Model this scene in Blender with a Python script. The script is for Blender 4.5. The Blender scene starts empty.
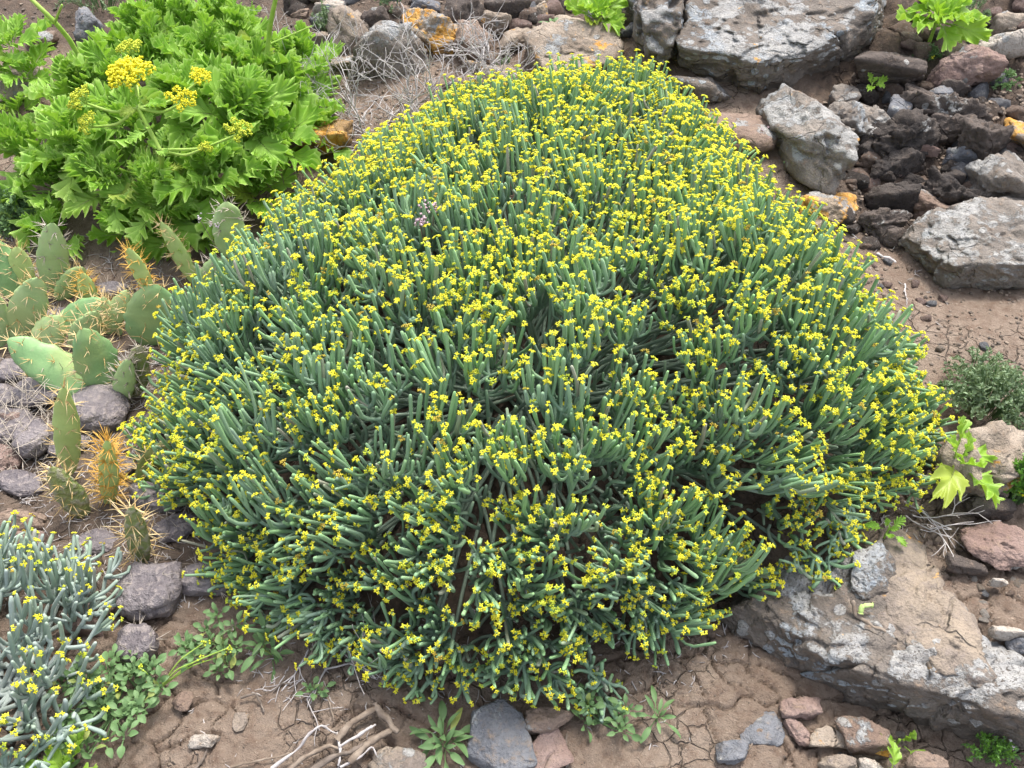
import bpy, bmesh, math, random
import numpy as np
from mathutils import Vector, Matrix, Euler

# ---------------------------------------------------------------- camera, sky, sun, exposure
scene = bpy.context.scene
COL = scene.collection
CAM = np.array([0.0, 0.0, 1.5]); PITCH = math.radians(45.0); FPX = 862.0
cam = bpy.data.cameras.new('camera'); camo = bpy.data.objects.new('camera', cam)
COL.objects.link(camo); camo.location = CAM
camo.rotation_euler = (math.radians(90) - PITCH, 0, 0)
cam.sensor_fit = 'HORIZONTAL'; cam.angle = 2 * math.atan(512 / FPX)
cam.clip_start = 0.02; cam.clip_end = 500
scene.camera = camo

SUN_EL, SUN_AZ = math.radians(64), math.radians(24)      # azimuth from +Y towards +X: behind the shrub, to the right
world = bpy.data.worlds.new('World'); scene.world = world; world.use_nodes = True
wn = world.node_tree; bg = wn.nodes['Background']
sky = wn.nodes.new('ShaderNodeTexSky'); sky.sky_type = 'NISHITA'; sky.sun_disc = False
sky.sun_elevation = SUN_EL; sky.sun_rotation = SUN_AZ
sky.dust_density = 4.0; sky.ozone_density = 1.0; sky.air_density = 1.0
hsv = wn.nodes.new('ShaderNodeHueSaturation'); hsv.inputs['Saturation'].default_value = 0.45
wn.links.new(sky.outputs[0], hsv.inputs['Color']); wn.links.new(hsv.outputs[0], bg.inputs[0])
bg.inputs[1].default_value = 0.15
sl = bpy.data.lights.new('sun', 'SUN'); so = bpy.data.objects.new('sun', sl); COL.objects.link(so)
sl.energy = 1.5; sl.angle = math.radians(13); sl.color = (1.0, 0.95, 0.87)
sd = Vector((math.sin(SUN_AZ) * math.cos(SUN_EL), math.cos(SUN_AZ) * math.cos(SUN_EL), math.sin(SUN_EL)))
so.rotation_euler = sd.to_track_quat('Z', 'Y').to_euler(); so.location = (1, 3, 6)
scene.view_settings.view_transform = 'Standard'; scene.view_settings.look = 'None'
scene.view_settings.gamma = 1.0; scene.view_settings.exposure = 1.52
scene.render.engine = 'CYCLES'
scene.render.resolution_x = 1024; scene.render.resolution_y = 768

rng = np.random.default_rng(7); random.seed(7)

# ---------------------------------------------------------------- small maths
def nrm(v):
    v = np.asarray(v, float); return v / np.maximum(np.linalg.norm(v, axis=-1, keepdims=True), 1e-9)
def sstep(a, b, x):
    t = np.clip((x - a) / (b - a), 0, 1); return t * t * (3 - 2 * t)
def hashf(ix, iy, iz, seed):
    h = (ix.astype(np.int64) * 374761393 + iy.astype(np.int64) * 668265263 + iz.astype(np.int64) * 2147483647 + seed * 974711) & 0xFFFFFFFF
    h = ((h ^ (h >> 13)) * 1274126177) & 0xFFFFFFFF
    h = ((h ^ (h >> 16)) * 2246822519) & 0xFFFFFFFF
    return ((h ^ (h >> 15)) & 0xFFFFFF) / float(0x1000000)
def vnoise(p, seed=0):
    p = np.asarray(p, float); i = np.floor(p); f = p - i; f = f * f * f * (f * (f * 6 - 15) + 10)
    i = i.astype(np.int64); r = 0
    for dx in (0, 1):
        wx = f[:, 0] if dx else 1 - f[:, 0]
        for dy in (0, 1):
            wy = f[:, 1] if dy else 1 - f[:, 1]
            for dz in (0, 1):
                wz = f[:, 2] if dz else 1 - f[:, 2]
                r = r + wx * wy * wz * hashf(i[:, 0] + dx, i[:, 1] + dy, i[:, 2] + dz, seed)
    return r * 2 - 1
def fbm(p, octaves=4, seed=0, gain=0.5):
    a, s, r = 1.0, 1.0, 0
    for o in range(octaves):
        r = r + a * vnoise(np.asarray(p) * s + o * 17.3, seed + o); a *= gain; s *= 2.03
    return r
def cracks(x, y, cell, seed):
    X, Y = x / cell, y / cell; ix, iy = np.floor(X), np.floor(Y)
    f1 = np.full(X.shape, 9.0); f2 = np.full(X.shape, 9.0)
    for dx in (-1, 0, 1):
        for dy in (-1, 0, 1):
            jx, jy = ix + dx, iy + dy
            px = jx + 0.1 + .8 * hashf(jx, jy, jx * 0, seed); py = jy + 0.1 + .8 * hashf(jx, jy, jx * 0 + 1, seed)
            d = np.hypot(X - px, Y - py)
            f2 = np.where(d < f1, f1, np.minimum(f2, d)); f1 = np.minimum(f1, d)
    return (f2 - f1) * cell

# ---------------------------------------------------------------- lie of the land and pixel -> place
def H0(x, y):
    x = np.asarray(x, float); y = np.asarray(y, float)
    s = (x - .409) * .496 + (y - .899) * .868
    z = 0.12 * sstep(0.0, 0.14, s) * sstep(0.22, 0.5, x) * (1 - .35 * sstep(1.4, 2.2, y))
    z = z + 0.20 * np.clip(y - 1.75, 0, 4.0)
    pit = np.exp(-(((x - 1.22) / .22) ** 2 + ((y - 2.05) / .22) ** 2))
    return z - 0.07 * pit
def H(x, y):
    x = np.asarray(x, float); y = np.asarray(y, float)
    p = np.stack([x.ravel(), y.ravel(), 0 * x.ravel()], -1)
    n = fbm(p * 3.1, 3, 11) * 0.013 + fbm(p * 14, 3, 21) * 0.004
    rough = (darkness(x, y) * (x > .82) + darkness(x, y) * .4 * (x <= .82)).ravel()
    n = n + rough * (fbm(p * 9, 4, 31, .6) * 0.03)
    return H0(x, y) + n.reshape(x.shape)
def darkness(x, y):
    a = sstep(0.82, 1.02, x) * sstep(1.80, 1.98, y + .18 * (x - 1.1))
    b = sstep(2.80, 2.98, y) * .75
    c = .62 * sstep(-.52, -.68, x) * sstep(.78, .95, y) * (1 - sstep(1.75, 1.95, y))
    d = .85 * (1 - sstep(.62, .80, np.hypot((x - .02) / 1.05, y - 1.5)))          # soil colour darkened under the shrub, standing in for shade in its gaps
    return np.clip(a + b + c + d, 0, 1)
def ray(px, py):
    a, b = (px - 512) / FPX, (py - 384) / FPX
    c, s = math.cos(PITCH), math.sin(PITCH)
    return np.array([a, c - b * s, -s - b * c])
def at(px, py, z):
    d = ray(px, py); return CAM + d * ((z - CAM[2]) / d[2])
def at_y(px, py, y):
    d = ray(px, py); return CAM + d * (y / d[1])
def ground(px, py, dz=0.0):
    z = 0.0
    for _ in range(40):
        p = at(px, py, z + dz); z = .5 * z + .5 * float(H0(p[0], p[1]))
    p[2] = z + dz
    return p
def mpp(p):                                   # metres per pixel at a place
    d = np.asarray(p) - CAM
    return float(d[1] * math.cos(PITCH) - d[2] * math.sin(PITCH)) / FPX

# ---------------------------------------------------------------- node materials
class NT:
    def __init__(s, name):
        s.m = bpy.data.materials.new(name); s.m.use_nodes = True
        s.t = s.m.node_tree; s.bsdf = s.t.nodes['Principled BSDF']; s.out = s.t.nodes['Material Output']
    def n(s, kind, ins={}, **props):
        nd = s.t.nodes.new(kind)
        for k, v in props.items(): setattr(nd, k, v)
        for k, v in ins.items(): s.set(nd.inputs[k], v)
        return nd
    def set(s, sock, v):
        if isinstance(v, bpy.types.NodeSocket): s.t.links.new(v, sock)
        elif isinstance(v, (tuple, list)) and len(v) == 3 and sock.type == 'RGBA': sock.default_value = (*v, 1)
        else: sock.default_value = v
    def noise(s, vec, scale, detail=4, rough=.55, dist=0):
        return s.n('ShaderNodeTexNoise', {'Vector': vec, 'Scale': scale, 'Detail': detail, 'Roughness': rough, 'Distortion': dist}).outputs[0]
    def ramp(s, v, a, b, lo=0., hi=1.):
        return s.n('ShaderNodeMapRange', {0: v, 1: a, 2: b, 3: lo, 4: hi}, interpolation_type='SMOOTHSTEP').outputs[0]
    def mix(s, f, a, b, mode='MIX'):
        nd = s.t.nodes.new('ShaderNodeMix'); nd.data_type = 'RGBA'; nd.blend_type = mode
        s.set(nd.inputs[0], f); s.set(nd.inputs[6], a); s.set(nd.inputs[7], b); return nd.outputs[2]
    def math(s, op, a, b=0.0, clamp=False):
        nd = s.t.nodes.new('ShaderNodeMath'); nd.operation = op; nd.use_clamp = clamp
        s.set(nd.inputs[0], a); s.set(nd.inputs[1], b); return nd.outputs[0]
    def bump(s, h, strength, dist):
        nd = s.n('ShaderNodeBump', {'Height': h, 'Strength': strength, 'Distance': dist}); return nd.outputs[0]
    def objvec(s):
        tc = s.n('ShaderNodeTexCoord'); oi = s.n('ShaderNodeObjectInfo')
        k = s.math('MULTIPLY', oi.outputs['Random'], 37.0)
        return s.n('ShaderNodeVectorMath', {0: tc.outputs['Object'], 1: k}, operation='ADD').outputs[0], oi.outputs['Random']
    def attr(s, name='tint'):
        a = s.n('ShaderNodeAttribute', attribute_name=name)
        return s.n('ShaderNodeSeparateColor', {0: a.outputs['Color']}).outputs

def mat_soil():
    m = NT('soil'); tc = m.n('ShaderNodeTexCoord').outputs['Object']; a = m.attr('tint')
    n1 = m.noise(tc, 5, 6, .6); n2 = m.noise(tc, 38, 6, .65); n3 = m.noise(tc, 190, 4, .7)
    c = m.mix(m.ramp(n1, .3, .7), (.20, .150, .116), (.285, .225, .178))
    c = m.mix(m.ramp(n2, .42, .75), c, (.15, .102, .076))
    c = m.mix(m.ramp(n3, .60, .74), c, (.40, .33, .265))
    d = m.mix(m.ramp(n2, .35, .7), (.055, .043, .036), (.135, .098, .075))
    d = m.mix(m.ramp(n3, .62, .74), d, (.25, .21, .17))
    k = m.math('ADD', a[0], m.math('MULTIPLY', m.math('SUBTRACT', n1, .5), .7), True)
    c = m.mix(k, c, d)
    m.set(m.bsdf.inputs['Base Color'], c); m.bsdf.inputs['Roughness'].default_value = .95
    m.bsdf.inputs['Specular IOR Level'].default_value = .15
    n4 = m.noise(tc, 420, 3, .7)
    wv = m.n('ShaderNodeVectorMath', {0: tc, 1: m.n('ShaderNodeVectorMath', {0: m.n('ShaderNodeTexNoise', {'Vector': tc, 'Scale': 24., 'Detail': 4.}).outputs['Color'], 1: (.03, .03, .0)}, operation='MULTIPLY').outputs[0]}, operation='ADD').outputs[0]
    ck = m.n('ShaderNodeTexVoronoi', {'Vector': wv, 'Scale': 24.}, feature='DISTANCE_TO_EDGE').outputs['Distance']
    h = m.math('ADD', m.math('MULTIPLY', n2, .9), m.math('ADD', m.math('MULTIPLY', n3, .5), m.math('MULTIPLY', n4, .22)))
    h = m.math('ADD', h, m.math('MULTIPLY', m.ramp(ck, .0, .05, -1.3, 0.), m.ramp(n1, .48, .62)))
    m.set(m.bsdf.inputs['Normal'], m.bump(h, 1.0, .013)); return m.m

def mat_rock(name, c1, c2, lichen=.5, orange=.0, lcol=(.30, .295, .285), blue=.3, tint=(.24, .175, .125)):
    m = NT(name); v, r = m.objvec()
    n1 = m.noise(v, 9, 6, .62); n2 = m.noise(v, 55, 5, .65); n3 = m.noise(v, 210, 3, .7)
    c = m.mix(m.ramp(n1, .32, .68), c1, c2)
    c = m.mix(m.ramp(n2, .5, .8), c, tint)
    c = m.mix(m.math('MULTIPLY', m.ramp(n3, .5, .72), .45), c, (.05, .045, .04))
    hgt = n2
    if lichen > 0:
        nl = m.noise(m.n('ShaderNodeVectorMath', {0: v, 1: (3.1, 7.7, 1.9)}, operation='ADD').outputs[0], 6, 10, .68)
        nz = m.n('ShaderNodeSeparateXYZ', {0: m.n('ShaderNodeNewGeometry').outputs['Normal']}).outputs[2]
        nl = m.math('ADD', nl, m.ramp(nz, -.5, .8, -.13, .05))
        t = .665 - .175 * lichen
        mk = m.ramp(nl, t, t + .04)
        vo = m.n('ShaderNodeTexVoronoi', {'Vector': v, 'Scale': 26., 'Randomness': 1.})
        sp = m.n('ShaderNodeSeparateColor', {0: vo.outputs['Color']}).outputs
        ros = m.math('MULTIPLY', m.ramp(m.math('ADD', vo.outputs['Distance'], m.math('MULTIPLY', n3, .25)), .46, .40), m.ramp(sp[0], 1 - .55 * lichen, 1.02 - .55 * lichen))
        mk = m.math('MAXIMUM', mk, ros)
        mk = m.math('MULTIPLY', mk, m.ramp(n3, .33, .45))
        lc = m.mix(m.math('MULTIPLY', m.ramp(m.noise(v, 6, 3), .45, .6), blue), lcol, (.25, .295, .34))
        lc = m.mix(m.math('MULTIPLY', m.ramp(m.noise(v, 28, 5, .7), .5, .62), .55), lc, (.17, .155, .14))
        lc = m.mix(m.ramp(n2, .4, .7), lc, m.mix(.5, lc, (.39, .38, .355)))
        c = m.mix(mk, c, lc); hgt = m.math('ADD', hgt, m.math('MULTIPLY', mk, .25))
    if orange > 0:
        no = m.noise(m.n('ShaderNodeVectorMath', {0: v, 1: (13.1, 2.7, 5.9)}, operation='ADD').outputs[0], 10, 8, .68)
        t = .70 - .28 * orange
        mo = m.math('MULTIPLY', m.ramp(no, t, t + .05), m.ramp(n3, .3, .44))
        c = m.mix(mo, c, m.mix(m.ramp(n2, .4, .65), (.50, .24, .045), (.58, .36, .12)))
    ck = m.n('ShaderNodeTexVoronoi', {'Vector': m.n('ShaderNodeVectorMath', {0: v, 1: m.n('ShaderNodeVectorMath', {0: m.n('ShaderNodeTexNoise', {'Vector': v, 'Scale': 8., 'Detail': 4.}).outputs['Color'], 1: (.12, .12, .12)}, operation='MULTIPLY').outputs[0]}, operation='ADD').outputs[0], 'Scale': 6.}, feature='DISTANCE_TO_EDGE').outputs['Distance']
    hgt = m.math('ADD', hgt, m.math('MULTIPLY', m.ramp(ck, .0, .03, -.9, 0.), m.ramp(n1, .47, .6)))
    m.set(m.bsdf.inputs['Base Color'], c); m.bsdf.inputs['Roughness'].default_value = .92
    m.bsdf.inputs['Specular IOR Level'].default_value = .2
    h = m.math('ADD', hgt, m.math('ADD', m.math('MULTIPLY', n3, .3), m.math('MULTIPLY', n1, 1.2)))
    m.set(m.bsdf.inputs['Normal'], m.bump(h, .85, .014)); return m.m

def mat_stem(name, young, old, dry):
    m = NT(name); a = m.attr(); tc = m.n('ShaderNodeTexCoord').outputs['Object']
    n = m.noise(tc, 60, 4, .6); n2 = m.noise(tc, 7, 3)
    c = m.mix(a[0], young, old)
    c = m.mix(m.math('MULTIPLY', m.ramp(a[1], .2, 1.), .45), c, m.mix(.5, c, (.30, .36, .27)))
    c = m.mix(m.math('MULTIPLY', m.ramp(n2, .45, .7), .35), c, (.17, .27, .20))
    c = m.mix(m.math('MULTIPLY', m.ramp(n, .62, .8), .35), c, dry)
    c = m.mix(a[2], c, dry)
    m.set(m.bsdf.inputs['Base Color'], c); m.bsdf.inputs['Roughness'].default_value = .7
    m.bsdf.inputs['Specular IOR Level'].default_value = .15
    m.set(m.bsdf.inputs['Normal'], m.bump(n, .25, .003)); return m.m

def mat_leaf(name, c1, c2, edge, trans=.3, rough=.42):
    m = NT(name); a = m.attr(); v, r = m.objvec()
    n = m.noise(v, 22, 4, .6)
    c = m.mix(m.ramp(n, .35, .7), c1, c2)
    c = m.mix(m.math('MULTIPLY', r, .5), c, m.mix(.5, c1, edge))
    c = m.mix(m.math('MULTIPLY', m.ramp(a[0], .82, 1.0), .7), c, edge)
    c = m.mix(m.math('MULTIPLY', m.ramp(a[1], .6, 1.0), .6), c, edge)
    c = m.mix(m.math('MULTIPLY', m.ramp(r, .93, .99), .5), c, (.40, .38, .07))
    c = m.mix(m.math('MULTIPLY', m.ramp(m.noise(v, 75, 3), .66, .74), .35), c, (.24, .22, .09))
    m.set(m.bsdf.inputs['Base Color'], c); m.bsdf.inputs['Roughness'].default_value = rough
    m.bsdf.inputs['Specular IOR Level'].default_value = .35
    m.set(m.bsdf.inputs['Normal'], m.bump(n, .3, .006))
    tr = m.n('ShaderNodeBsdfTranslucent', {'Color': m.mix(.5, c, (c2[0] * 1.4, c2[1] * 1.3, c2[2] * .6))})
    mx = m.n('ShaderNodeMixShader', {0: trans, 1: m.bsdf.outputs[0], 2: tr.outputs[0]})
    m.t.links.new(mx.outputs[0], m.out.inputs[0]); return m.m

def mat_plain(name, c1, c2, scale=40, rough=.8, bump=.3, dist=.004, trans=0):
    m = NT(name); v, r = m.objvec(); n = m.noise(v, scale, 5, .62)
    c = m.mix(m.ramp(n, .35, .68), c1, c2)
    m.set(m.bsdf.inputs['Base Color'], c); m.bsdf.inputs['Roughness'].default_value = rough
    m.bsdf.inputs['Specular IOR Level'].default_value = .25
    m.set(m.bsdf.inputs['Normal'], m.bump(n, bump, dist))
    if trans:
        tr = m.n('ShaderNodeBsdfTranslucent', {'Color': c})
        mx = m.n('ShaderNodeMixShader', {0: trans, 1: m.bsdf.outputs[0], 2: tr.outputs[0]})
        m.t.links.new(mx.outputs[0], m.out.inputs[0])
    return m.m

def mat_flower():
    m = NT('yellow_flower'); a = m.attr(); tc = m.n('ShaderNodeTexCoord').outputs['Object']; n = m.noise(tc, 90, 3)
    c = m.mix(m.ramp(n, .35, .65), (.82, .76, .045), (.86, .83, .10))
    c = m.mix(m.ramp(a[0], .62, .95), c, (.62, .70, .08))
    c = m.mix(m.math('MULTIPLY', m.ramp(a[1], .955, .975), .75), c, (.42, .27, .07))
    m.set(m.bsdf.inputs['Base Color'], c); m.bsdf.inputs['Roughness'].default_value = .7; m.bsdf.inputs['Specular IOR Level'].default_value = .15
    tr = m.n('ShaderNodeBsdfTranslucent', {'Color': c}); mx = m.n('ShaderNodeMixShader', {0: .3, 1: m.bsdf.outputs[0], 2: tr.outputs[0]})
    m.t.links.new(mx.outputs[0], m.out.inputs[0]); return m.m

def mat_pad(name, c1, c2, scar, amount):
    m = NT(name); v, r = m.objvec(); n = m.noise(v, 16, 4, .6); n2 = m.noise(v, 70, 4, .6)
    c = m.mix(m.ramp(n, .35, .68), c1, c2)
    c = m.mix(m.math('MULTIPLY', m.ramp(m.noise(v, 7, 2), .5, .7), .45), c, (.40, .44, .17) if amount < .2 else c1)
    c = m.mix(m.math('MULTIPLY', m.ramp(n2, .62 - .25 * amount, .70 - .2 * amount), .3 + .6 * amount), c, scar)
    m.set(m.bsdf.inputs['Base Color'], c); m.bsdf.inputs['Roughness'].default_value = .5
    m.bsdf.inputs['Specular IOR Level'].default_value = .35
    m.set(m.bsdf.inputs['Normal'], m.bump(m.math('ADD', n, m.math('MULTIPLY', n2, .3 + 1.5 * (amount > .3))), .35 + .6 * (amount > .3), .008)); return m.m

M = dict(
    soil=mat_soil(),
    r_grey=mat_rock('grey_lichen_rock', (.155, .135, .118), (.25, .222, .195), .62, .22),
    r_boulder=mat_rock('boulder_rock', (.115, .098, .085), (.195, .17, .148),   .80, .22, lcol=(.29, .286, .28), blue=.7),
    r_orange=mat_rock('orange_lichen_rock', (.26, .20, .145), (.36, .29, .22), .5, .80),
    r_tan=mat_rock('tan_rock', (.235, .19, .15), (.34, .285, .23), .30, .34),
    r_sand=mat_rock('sandstone', (.17, .142, .125), (.30, .245, .19), .30, .42, tint=(.22, .185, .17)),
    r_brown=mat_rock('brown_rock', (.17, .12, .095), (.26, .195, .155), .18, .08),
    r_dark=mat_rock('dark_rock', (.058, .048, .044), (.12, .098, .085), .16, .0, tint=(.16, .12, .095)),
    r_black=mat_rock('black_rock', (.035, .031, .03), (.075, .063, .056), .05, .0, tint=(.11, .085, .07)),
    r_slate=mat_rock('slate_rock', (.12, .125, .14), (.20, .205, .22), .30, .10, blue=.6, tint=(.25, .19, .14)),
    r_pale=mat_rock('pale_stone', (.33, .29, .25), (.43, .39, .345), .3, .15),
    r_red=mat_rock('reddish_rock', (.20, .135, .115), (.29, .215, .19), .10, .0),
    r_rust=mat_rock('rust_rock', (.22, .14, .07), (.34, .22, .10), .15, .75),
    stem=mat_stem('shrub_stem', (.23, .415, .16), (.19, .272, .212), (.30, .28, .23)),
    stem_grey=mat_stem('grey_shrub_stem', (.26, .36, .23), (.31, .365, .35), (.33, .31, .28)),
    flower=mat_flower(),
    umbel=mat_plain('umbel_yellow', (.84, .76, .02), (.88, .84, .08), 120, .6, .1, .002, .2),
    umbel_green=mat_plain('umbel_green', (.55, .62, .05), (.66, .72, .09), 120, .6, .1, .002, .2),
    stalk=mat_plain('green_stalk', (.26, .42, .06), (.36, .50, .11), 30, .5, .15, .003, .1),
    leaf=mat_leaf('lobed_leaf', (.165, .345, .03), (.24, .44, .045), (.44, .60, .18), .3, .6),
    leaf_lime=mat_leaf('lime_leaf', (.19, .37, .028), (.27, .46, .045), (.42, .58, .13), .35),
    weed=mat_leaf('weed_leaf', (.095, .18, .065), (.135, .23, .09), (.19, .30, .13), .2, .6),
    weed_grey=mat_leaf('grey_green_leaf', (.165, .235, .13), (.22, .30, .17), (.29, .37, .23), .2, .7),
    moss=mat_leaf('cushion_leaf', (.10, .25, .03), (.16, .34, .05), (.26, .44, .1), .25),
    pad=mat_pad('cactus_pad', (.29, .41, .17), (.36, .47, .21), (.36, .36, .24), .14),
    pad_dark=mat_pad('cactus_pad_dark', (.16, .29, .12), (.215, .355, .15), (.26, .28, .17), .14),
    pad_lime=mat_pad('cactus_pad_young', (.34, .46, .15), (.42, .52, .19), (.42, .40, .22), .15),
    pad_cork=mat_pad('cactus_pad_corky', (.19, .25, .085), (.27, .29, .11), (.40, .36, .29), .55),
    pad_olive=mat_pad('cactus_pad_olive', (.10, .125, .035), (.15, .16, .05), (.24, .2, .12), .3),
    pad_dead=mat_pad('dead_pad', (.115, .10, .108), (.19, .168, .172), (.29, .25, .235), .45),
    spine=mat_plain('spine', (.62, .42, .16), (.74, .60, .36), 30, .5, 0, .001),
    spine_orange=mat_plain('orange_spine', (.66, .36, .06), (.78, .50, .14), 30, .5, 0, .001),
    spine_grey=mat_plain('grey_spine', (.36, .31, .26), (.52, .46, .39), 30, .6, 0, .001),
    twig=mat_plain('dry_twig', (.31, .285, .28), (.50, .47, .455), 40, .85, .4, .004),
    wood=mat_plain('dead_wood', (.15, .115, .088), (.27, .22, .175), 35, .9, .6, .006),
    wood_dark=mat_plain('dark_wood', (.10, .08, .065), (.19, .155, .13), 35, .9, .6, .006),
    mauve=mat_plain('mauve_flower', (.42, .29, .34), (.56, .42, .46), 60, .8, .1, .002),
    white_pink=mat_plain('pale_pink_flower', (.68, .58, .63), (.78, .70, .74), 60, .7, .1, .002),
    peach=mat_plain('peach_bud', (.55, .34, .25), (.62, .42, .32), 60, .7, .1, .002),
    lime_caterpillar=mat_plain('fresh_stem_piece', (.30, .42, .12), (.42, .52, .2), 40, .6, .2, .003),
)

# ---------------------------------------------------------------- mesh collecting and linking
class MB:
    def __init__(s): s.v, s.t, s.q, s.tr, s.n = [], [], [], [], 0
    def add(s, V, Q=None, T=None, tint=None):
        V = np.asarray(V, float).reshape(-1, 3)
        s.v.append(V)
        s.t.append(np.zeros((len(V), 3)) if tint is None else np.broadcast_to(np.asarray(tint, float), (len(V), 3)))
        if Q is not None and len(Q): s.q.append(np.asarray(Q, np.int64) + s.n)
        if T is not None and len(T): s.tr.append(np.asarray(T, np.int64) + s.n)
        s.n += len(V)
    def mesh(s, name, mat, origin=(0, 0, 0), flat=False):
        V = np.concatenate(s.v) - np.asarray(origin, float)
        Q = np.concatenate(s.q) if s.q else np.zeros((0, 4), np.int64)
        T = np.concatenate(s.tr) if s.tr else np.zeros((0, 3), np.int64)
        me = bpy.data.meshes.new(name)
        me.vertices.add(len(V)); me.vertices.foreach_set('co', V.astype(np.float32).ravel())
        li = np.concatenate([Q.ravel(), T.ravel()]).astype(np.int32)
        me.loops.add(len(li)); me.loops.foreach_set('vertex_index', li)
        me.polygons.add(len(Q) + len(T))
        ls = np.concatenate([np.arange(len(Q)) * 4, len(Q) * 4 + np.arange(len(T)) * 3]).astype(np.int32)
        me.polygons.foreach_set('loop_start', ls)
        if flat: me.polygons.foreach_set('use_smooth', np.zeros(len(Q) + len(T), bool))
        else: me.polygons.foreach_set('use_smooth', np.ones(len(Q) + len(T), bool))
        me.update(calc_edges=True)
        tt = np.concatenate(s.t); ca = me.color_attributes.new('tint', 'FLOAT_COLOR', 'POINT')
        ca.data.foreach_set('color', np.concatenate([tt, np.ones((len(tt), 1))], 1).astype(np.float32).ravel())
        me.materials.append(mat); return me

def link(name, me, parent=None, loc=(0, 0, 0), kind=None, label=None, cat=None, group=None):
    o = bpy.data.objects.new(name, me); COL.objects.link(o)
    if parent is not None:
        o.parent = parent
    o.location = loc
    for k, v in (('kind', kind), ('label', label), ('category', cat), ('group', group)):
        if v: o[k] = v
    return o
def thing(name, loc, label, cat, group=None):
    return link(name, None, None, loc, None, label, cat, group)
O3 = np.zeros(3)

def tubes(P, R, sides=6, twist=0.0):
    """many tubes at once: P (N,K,3), R (N,K); rounded far end"""
    P = np.asarray(P, float); R = np.asarray(R, float); N, K, _ = P.shape
    t = nrm(np.gradient(P, axis=1)); ov = nrm(P[:, -1] - P[:, 0])
    ref = np.where(np.abs(ov[:, 2:3]) < .8, np.array([[0, 0, 1.]]), np.array([[1., 0, 0]]))[:, None, :]
    u = nrm(np.cross(t, np.broadcast_to(ref, t.shape))); w = np.cross(t, u)
    a = np.arange(sides) / sides * 2 * math.pi + twist
    V = P[:, :, None, :] + R[:, :, None, None] * (u[:, :, None, :] * np.cos(a)[None, None, :, None] + w[:, :, None, :] * np.sin(a)[None, None, :, None])
    tip = P[:, -1] + t[:, -1] * R[:, -1:] * .45
    per = K * sides + 1
    VV = np.concatenate([V.reshape(N, K * sides, 3), tip[:, None]], 1)
    k, s = np.meshgrid(np.arange(K - 1), np.arange(sides), indexing='ij'); k = k.ravel(); s = s.ravel(); s2 = (s + 1) % sides
    q = np.stack([k * sides + s, k * sides + s2, (k + 1) * sides + s2, (k + 1) * sides + s], -1)
    s = np.arange(sides); tr = np.stack([(K - 1) * sides + s, (K - 1) * sides + (s + 1) % sides, np.full(sides, K * sides)], -1)
    off = (np.arange(N) * per)[:, None, None]
    return VV.reshape(-1, 3), (q[None] + off).reshape(-1, 4), (tr[None] + off).reshape(-1, 3), per
def tube_tint(N, K, sides, T):                # T (N,K,3)
    t = np.repeat(T[:, :, None, :], sides, 2).reshape(N, K * sides, 3)
    return np.concatenate([t, T[:, -1][:, None]], 1).reshape(-1, 3)
def bez(A, B, C, K):
    s = np.linspace(0, 1, K)[None, :, None]; A, B, C = A[:, None], B[:, None], C[:, None]
    return A * (1 - s) ** 2 + 2 * B * s * (1 - s) + C * s * s
def octs(C, r, axis=None, flat=1.0):
    """little blobs: octahedra, C (N,3), r (N,)"""
    C = np.asarray(C, float); N = len(C); r = np.broadcast_to(r, (N,))
    D = np.array([[1, 0, 0], [-.5, .866, 0], [-.5, -.866, 0], [0, 0, 1], [0, 0, -1.]])
    if axis is None: axis = nrm(rng.normal(size=(N, 3)))
    ref = nrm(rng.normal(size=(N, 3))); u = nrm(np.cross(axis, ref)); w = np.cross(axis, u)
    V = C[:, None] + r[:, None, None] * (D[None, :, 0:1] * u[:, None] + D[None, :, 1:2] * w[:, None] + flat * D[None, :, 2:3] * axis[:, None])
    F = np.array([[0, 1, 3], [1, 2, 3], [2, 0, 3], [1, 0, 4], [2, 1, 4], [0, 2, 4]])
    return V.reshape(-1, 3), (F[None] + (np.arange(N) * 5)[:, None, None]).reshape(-1, 3)

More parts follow.
